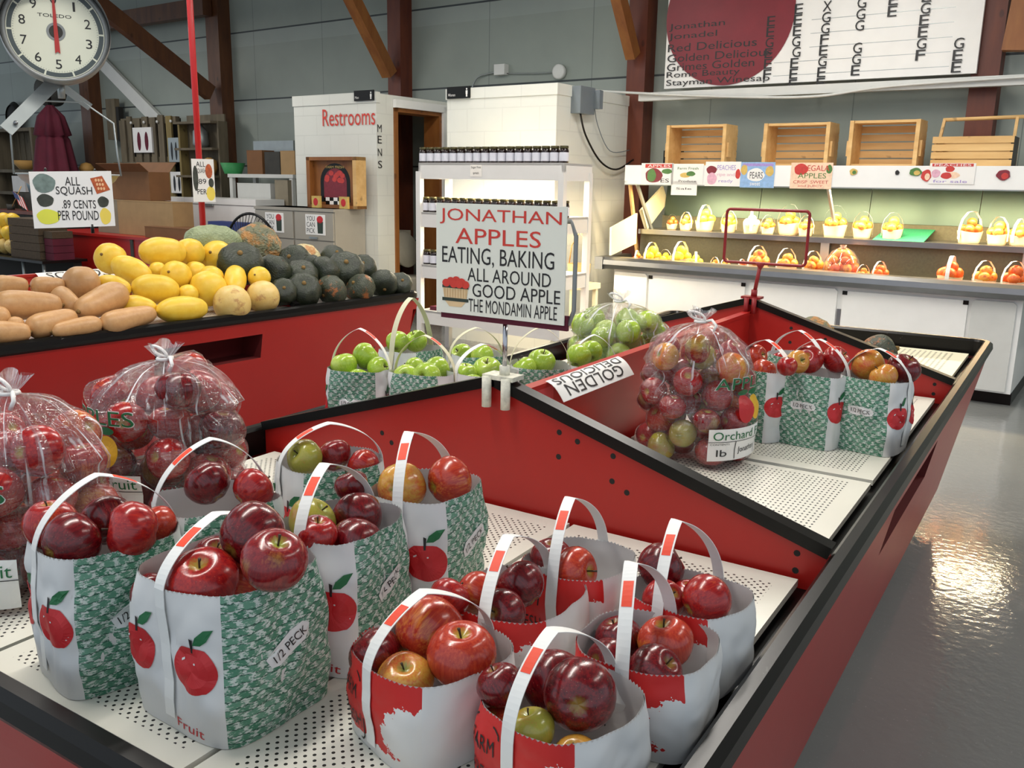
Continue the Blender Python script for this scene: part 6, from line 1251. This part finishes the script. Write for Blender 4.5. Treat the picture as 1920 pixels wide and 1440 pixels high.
for key, lab in (('art', 'cream scalloped plaque with two dark figures on the pallet'), ('art2', 'small framed grey picture on the pallet ledge'), ('art3', 'white and black print low on the pallet')):
    a2, b2, z2, z3, _ = bx(key); mb = MB(); zz = z3-.05 if key == 'art' else z3; z2 = z2 if key != 'art2' else 1.732
    mb.box((a2, t-.03, z2), (b2, t-.002, zz), 0)
    L = b2-a2; f = lambda x, z: Vector((a2+L*x, t-.0305, z2+(zz-z2)*z))
    for cx_ in (.32, .72): mb.geo([f(*q) for q in ell(cx_, .45, .10, .38, 14)], [tuple(range(14))], 1)
    topB(mb, 'wall_plaque', ['paper' if key != 'art2' else 'galv', 'maroon' if key == 'art' else 'blk'], (a2, t, z2), lab, 'wall decor')
a, b, z0, z1, t = bx('rshelf'); r = thing('wooden_shelf', 'dark old wooden shelf right of the pallet, behind the red pole', 'shelf', ((a+b)/2, t, 0), bframe=True)
for z in (1.22, 1.55, 1.92, z1): MB().box((a, t-.1, z-.03), (b, t+.13, z)).build('shelf_board', 'oldwood', r)
MB().box((a, t+.13, 0), (b, t+.15, z1+.1)).build('back_panel', 'oldwood', r); MB().box((a-.04, t, 0), (a, t+.15, z1)).build('side', 'oldwood2', r); MB().box((b, t, 0), (b+.03, t+.15, z1)).build('side', 'oldwood', r)
topB(MB().lathe([(.0, 0), (.08, 0), (.11, .05), (.10, .22), (.05, .28), (.03, .31), (.02, .32)], 20, 0, (-9.75, 6.3, 1.921), cap=False), 'oil_lantern', 'galv', (-9.75, 6.3, 1.921), 'grey lantern on the old wooden shelf behind the red pole', 'lantern')
topB(MB().lathe([(.0, 0), (.07, 0), (.11, .1), (.10, .2), (.03, .24)], 20, 0, (-9.6, 6.31, 1.551), cap=False), 'gourd', 'tanb', (-9.62, 6.3, 1.55), 'tan gourd on the old wooden shelf beside the post', 'gourd')
# umbrella, planks, pans, left clutter
a, b, z0, z1, t = bx('umbrella'); cx_ = (a+b)/2; r = thing('folded_umbrella', 'folded maroon umbrella standing beside the timber post', 'umbrella', (cx_, t, 0), bframe=True)
n = 40; vs = []; zz = [.45, .8, 1.2, 1.6, 2.05, 2.1, 2.12, 2.4, 2.56]; rr = [.44, .42, .39, .33, .25, .22, .28, .2, .05]
for z, q in zip(zz, rr):
    for k in range(n): th = 2*pi*k/n; p_ = q*(1+.16*math.cos(8*th)); vs.append((cx_+p_*math.cos(th), t+p_*.8*math.sin(th), z))
MB().geo(vs, [(i*n+k, i*n+(k+1) % n, (i+1)*n+(k+1) % n, (i+1)*n+k) for i in range(len(zz)-1) for k in range(n)], 0, True).build('canopy', 'maroon', r); MB().cyl((cx_, t, 0), (cx_, t, 2.75), .03, 10).build('pole', 'blk', r); MB().lathe([(.3, 0), (.3, .06), (.06, .1)], 24, 0, (cx_, t, 0)).build('base', 'blk', r)
for key, mm, lab in (('plank', 'oldwood', 'short brown plank hanging on the wall right of the post'), ('plank2', 'dark', 'dark narrow slat hanging beside the short brown plank')):
    a, b, z0, z1, t = bx(key); topB(MB().box((a, 6.5, z0), (b, 6.58, z1)), 'wall_plank', mm, (a, 6.5, z0), lab, 'plank')
topB(MB().lathe([(.0, .05), (.2, .05), (.26, .0), (.27, .01), (.21, .07)], 28, 0, (-15.45, 6.62, 2.5), ax=(0, -1, 0), cap=False), 'hanging_pan', 'dark', (-15.4, 6.6, 2.5), 'dark round pan hung on the wall at the left edge', 'pan')
topB(MB().lathe([(.0, .0), (.16, .02), (.24, .12), (.22, .3), (.1, .34)], 24, 0, (-13.4, 6.35, 2.85), ax=(.3, -1, -.2), cap=False), 'hanging_kettle', 'darkg', (-13.4, 6.4, 2.85), 'dark kettle hanging behind the scale bracket', 'kettle')
a, b, z0, z1, t = bx('rack'); r = thing('wooden_rack', 'grey weathered wooden rack of bric-a-brac at the left edge', 'rack', ((a+b)/2, t, 0), bframe=True)
for z in (.9, 1.25, 1.6, z1): MB().box((a, t-.0, z-.05), (b, t+.3, z)).build('shelf_board', 'oldwood', r)
n = 8; w_ = (b-a)/n
for k in range(n): MB().box((a+k*w_, t+.3, .2), (a+k*w_+w_*.85, t+.34, z1)).build('back_slat', 'oldwood', r)
for s in (a, b-.06): MB().box((s, t-.03, 0), (s+.06, t+.3, z1)).build('post', 'oldwood', r)
topB(MB().lathe([(.0, 0), (.12, 0), (.22, .12), (.2, .14), (.1, .02)], 24, 0, (-13.55, 5.8, 1.601), cap=False), 'wicker_basket', 'tanb', (-13.5, 5.8, 1.6), 'tan basket on the weathered rack at the left', 'basket')
topB(MB().box((-13.9, 5.7, 1.251), (-13.5, 5.82, 1.5)), 'picture_frame', 'paperin', (-13.7, 5.75, 1.25), 'pale picture leaning on the weathered rack at the left edge', 'picture')
ca, cb, _, cz1, ct = bx('cupb'); r = thing('low_cupboard', 'dark wooden cupboard behind the little flag', 'cupboard', ((ca+cb)/2, ct, 0), bframe=True); MB().box((ca, ct+.02, 0), (cb, ct+.36, .975)).build('body', 'darkg', r); MB().box((ca-.04, ct-.03, .975), (cb+.04, ct+.38, 1.02)).build('top', 'beam', r)
a, b, z0, z1, t = bx('bowl'); r = thing('wooden_riser', 'dark box standing on the cupboard under the pail', 'box', ((a+b)/2, t, 1.02), bframe=True); MB().box((a-.1, t-.02, 1.021), (b+.1, t+.2, z0-.002)).build('riser', 'darkg', r)
topB(MB().lathe([(.0, 0), (.10, 0), (.15, z1-z0), (.14, z1-z0), (.09, .01)], 24, 0, ((a+b)/2, t+.09, z0), cap=False), 'pail', 'bluebowl', ((a+b)/2, t, z0), 'blue-grey pail left of the squash sign', 'pail')
a, b, z0, z1, t = bx('flag'); t = 4.86; r = thing('flag', 'small American flag leaning left of the squash sign', 'flag', ((a+b)/2, t, 1.02), bframe=True)
MB().lathe([(.0, 0), (.05, 0), (.055, .08), (.045, .08)], 14, 0, (a-.06, t+.02, 1.021), cap=False).build('holder', 'darkg', r); MB().cyl((a-.06, t+.02, 1.03), (b-.18, t+.01, z1+.04), .007, 6).build('stick', 'pine', r); mb = MB(); w_ = (b-a)*.5/7
for k in range(7): mb.geo([(a+.10+w_*k, t, z1-.03-.012*k), (a+.10+w_*(k+1), t, z1-.03-.012*(k+1)), (a+.24+w_*(k+1), t-.01, z0+.02-.012*(k+1)), (a+.24+w_*k, t-.01, z0+.02-.012*k)], [(0, 1, 2, 3)], k % 2)
mb.geo([(a+.095, t-.012, z1-.025), (a+.095+4*w_, t-.012, z1-.075), (a+.15+4*w_, t-.012, z1-.16), (a+.15, t-.012, z1-.12)], [(0, 1, 2, 3)], 2); mb.build('cloth', ['redtxt', 'signw2', 'blue'], r)
a, b, z0, z1, t = bx('pinecone'); c_ = (a+b)/2; topB(MB().lathe([(.0, 0), (.10, .02), (.12, .08), (.07, .15), (.0, .17)], 16, 0, (c_, 6.3, z0), cap=False), 'pine_cone', 'tanb', (c_, 6.3, z0), 'tan decoration beside the timber post', 'decoration')
topB(MB().box((c_-.2, 6.18, z0-.05), (c_+.3, 6.42, z0-.001)), 'wall_shelf', 'oldwood', (c_, 6.3, z0), 'small wooden shelf beside the timber post', 'shelf')
# stand with wicker trays and gourds
r = thing('wire_stand', 'black stand under the wicker trays at the left edge', 'stand', (-10.2, 4.0, 0), bframe=True)
MB().box((-11.6, 3.75, .50), (-9.35, 4.3, .53)).build('top', 'blk', r)
for s in (-11.5, -10.6, -9.9, -9.42): MB().cyl((s, 3.8, 0), (s, 3.8, .5), .02, 8).build('leg', 'galv', r)
MB().box((-11.5, 4.15, .02), (-9.4, 4.25, .5)).build('back_sheet', 'dark', r)
for k in range(5): topB(MB().box((-10.28+.01*(k % 2), 3.85, .531+.095*k), (-9.58+.012*(k % 2), 4.2, .531+.095*k+.09)), 'wicker_tray', 'wick', (-9.9, 4.0, .531+.095*k), 'brown wicker tray, %s from the bottom of the left stack' % ORD[k], 'tray', 'stacked wicker trays')
for k in range(4): topB(MB().box((-9.55, 3.9, .531+.085*k), (-9.36, 4.15, .531+.085*k+.08)), 'wicker_tray', 'maroon' if k < 3 else 'wick', (-9.45, 4.0, .531+.085*k), 'reddish wicker tray, %s from the bottom of the small right stack' % ORD[k], 'tray', 'small reddish trays')
g = random.Random(8); k_ = 0
for row, (z, n) in enumerate(((.63, 5), (.79, 4), (.95, 4))):
    for k in range(n):
        rr = .088; me, e = squash_mesh('spaghetti' if row else 'pale', 300+k_, 1.25); k_ += 1
        o = inst('gourd', me, B2W(-10.42-.205*k-.1*(row % 2), 3.95+.02*row, z), None, Vector((0, 0, 1)).rotation_difference(Vector((g.uniform(-.4, .4), -.5, .6)).normalized()), rr*.98); tag(o, 'yellow gourd in the pile at the left edge beside the wicker trays', 'gourd', 'gourds beside the wicker trays')
# filing cabinets, crate art, fan
def cabinet(key, lab):
    a, b, z0, z1, t = bx(key); z1 = 1.23; r = thing('filing_cabinet', lab, 'cabinet', ((a+b)/2, t, 0), bframe=True); MB().box((a+.002, t+.01, 0), (b-.002, 5.18, z1)).build('case', 'cab', r); MB().box((a+.001, t-.01, z1-.03), (b-.001, 5.18, z1)).build('top', 'cab', r)
    for k in range(4):
        zz = z1-.035-.29*(k+1); d = MB().box((a+.015, t-.005, zz+.008), (b-.015, t+.01, zz+.285)).build('drawer', 'cab', r)
        MB().box(((a+b)/2-.06, t-.02, zz+.02), ((a+b)/2+.06, t-.005, zz+.04)).build('handle', 'galv', d)
        if k == 0:
            mb = MB().box((a+.18, t-.008, zz+.06), (a+.47, t-.0052, zz+.265), 0); f = lambda x, z: Vector((a+.18+.29*x, t-.0086, zz+.06+.205*z)); text_on(mb, 'YOU', f, .06, .48, .68, .92, 2); text_on(mb, 'CAN', f, .06, .48, .38, .62, 2); text_on(mb, 'PICK', f, .06, .48, .08, .32, 2)
            for q, m_ in ((ell(.74, .76, .16, .18, 16), 1), (((.62, .08), (.88, .08), (.9, .66), (.6, .66)), 3)): mb.geo([f(*p_) for p_ in q], [tuple(range(len(q)))], m_)
            mb.build('card', ['signw2', 'redink', 'blackink', 'gband'], d)
cabinet('cabA', 'grey filing cabinet, left one of the pair by the restroom'); cabinet('cabB', 'grey filing cabinet, right one of the pair by the restroom')
a, b, z0, z1, t = bx('crateart'); r = thing('crate_picture', 'wooden crate with a dark red orchard picture on the cabinets', 'picture', ((a+b)/2, t, 1.23), bframe=True); z0 = 1.231
for lo, hi in (((a, t, z0), (a+.05, t+.14, z1)), ((b-.05, t, z0), (b, t+.14, z1)), ((a, t, z1-.035), (b, t+.14, z1)), ((a, t, z0), (b, t+.14, z0+.03))): MB().box(lo, hi).build('frame_board', 'beam2' if lo[0] == a else 'pine', r)
mb = MB().box((a+.05, t+.06, z0+.03), (b-.05, t+.07, z1-.035), 0); f = lambda e: (lambda x, z: Vector((a+(b-a)*x, t+.0595-e, z0+(z1-z0)*z)))
arch = [(.5+.30*math.cos(k*pi/20), .52+.36*math.sin(k*pi/20)) for k in range(21)]+[(.2, .12), (.8, .12)]; mb.geo([f(0)(*q) for q in arch], [tuple(range(len(arch)))], 1)
ar2 = [(.5+.23*math.cos(k*pi/20), .5+.28*math.sin(k*pi/20)) for k in range(21)]+[(.27, .2), (.73, .2)]; mb.geo([f(.0005)(*q) for q in ar2], [tuple(range(len(ar2)))], 2)
gg = random.Random(5)
for k in range(12): x, z = gg.uniform(.33, .67), gg.uniform(.52, .70); mb.geo([f(.001+.0001*k)(*q) for q in ell(x, z, .05, .05, 10)], [tuple(range(10))], 3)
for i in range(5):
    for j in range(2): mb.geo([f(.002)(*q) for q in ((.30+.08*i, .07+.07*j), (.38+.08*i, .07+.07*j), (.38+.08*i, .14+.07*j), (.30+.08*i, .14+.07*j))], [(0, 1, 2, 3)], 4 if (i+j) % 2 else 5)
text_on(mb, 'FARM FRESH', f(.001), .32, .68, .78, .83, 6); mb.build('picture', ['beam2', 'blk', 'fl_dkred', 'fl_red', 'signw2', 'blk', 'fl_gold'], r)
for q in (a+.10, b-.22):
    mb = MB().box((q, t-.03, z0), (q+.12, t-.002, z0+.12), 0); mb.geo([(x, t-.0305, z) for x, z in ell(q+.06, z0+.06, .035, .04, 14)], [tuple(range(14))], 1); topB(mb, 'tin', ['fl_gold', 'redink'], (q, t-.02, z0), 'small yellow tin with a red apple, %s of the crate picture' % ('at the left foot' if q < a+.2 else 'at the right foot'), 'tin')
a, b, z0, z1, t = bx('fan'); cx_, cz_, R_ = -6.06, .78, .40; r = thing('floor_fan', 'black round wire fan behind the squash heap', 'fan', (cx_, t, 0), bframe=True); mb = MB()
mb.tube([(cx_+R_*math.cos(2*pi*k/48), t, cz_+R_*math.sin(2*pi*k/48)) for k in range(48)], .014, 6, 0, closed=True); mb.tube([(cx_+.2*math.cos(2*pi*k/32), t-.05, cz_+.2*math.sin(2*pi*k/32)) for k in range(32)], .004, 5, 0, closed=True)
for k in range(48): an = 2*pi*k/48; mb.tube([(cx_+.06*math.cos(an), t-.06, cz_+.06*math.sin(an)), (cx_+.25*math.cos(an), t-.05, cz_+.25*math.sin(an)), (cx_+R_*math.cos(an), t, cz_+R_*math.sin(an))], .0035, 4)
mb.build('guard', 'blk', r); MB().lathe([(.06, 0), (.07, .03), (.07, .2)], 16, 0, (cx_, t-.07, cz_), ax=(0, 1, 0)).build('motor', 'blk', r); MB().cyl((cx_, t+.08, 0), (cx_, t+.08, cz_), .025, 10).build('stand', 'blk', r); MB().lathe([(.22, 0), (.22, .03), (.03, .06)], 24, 0, (cx_, t+.08, 0)).build('base', 'blk', r)
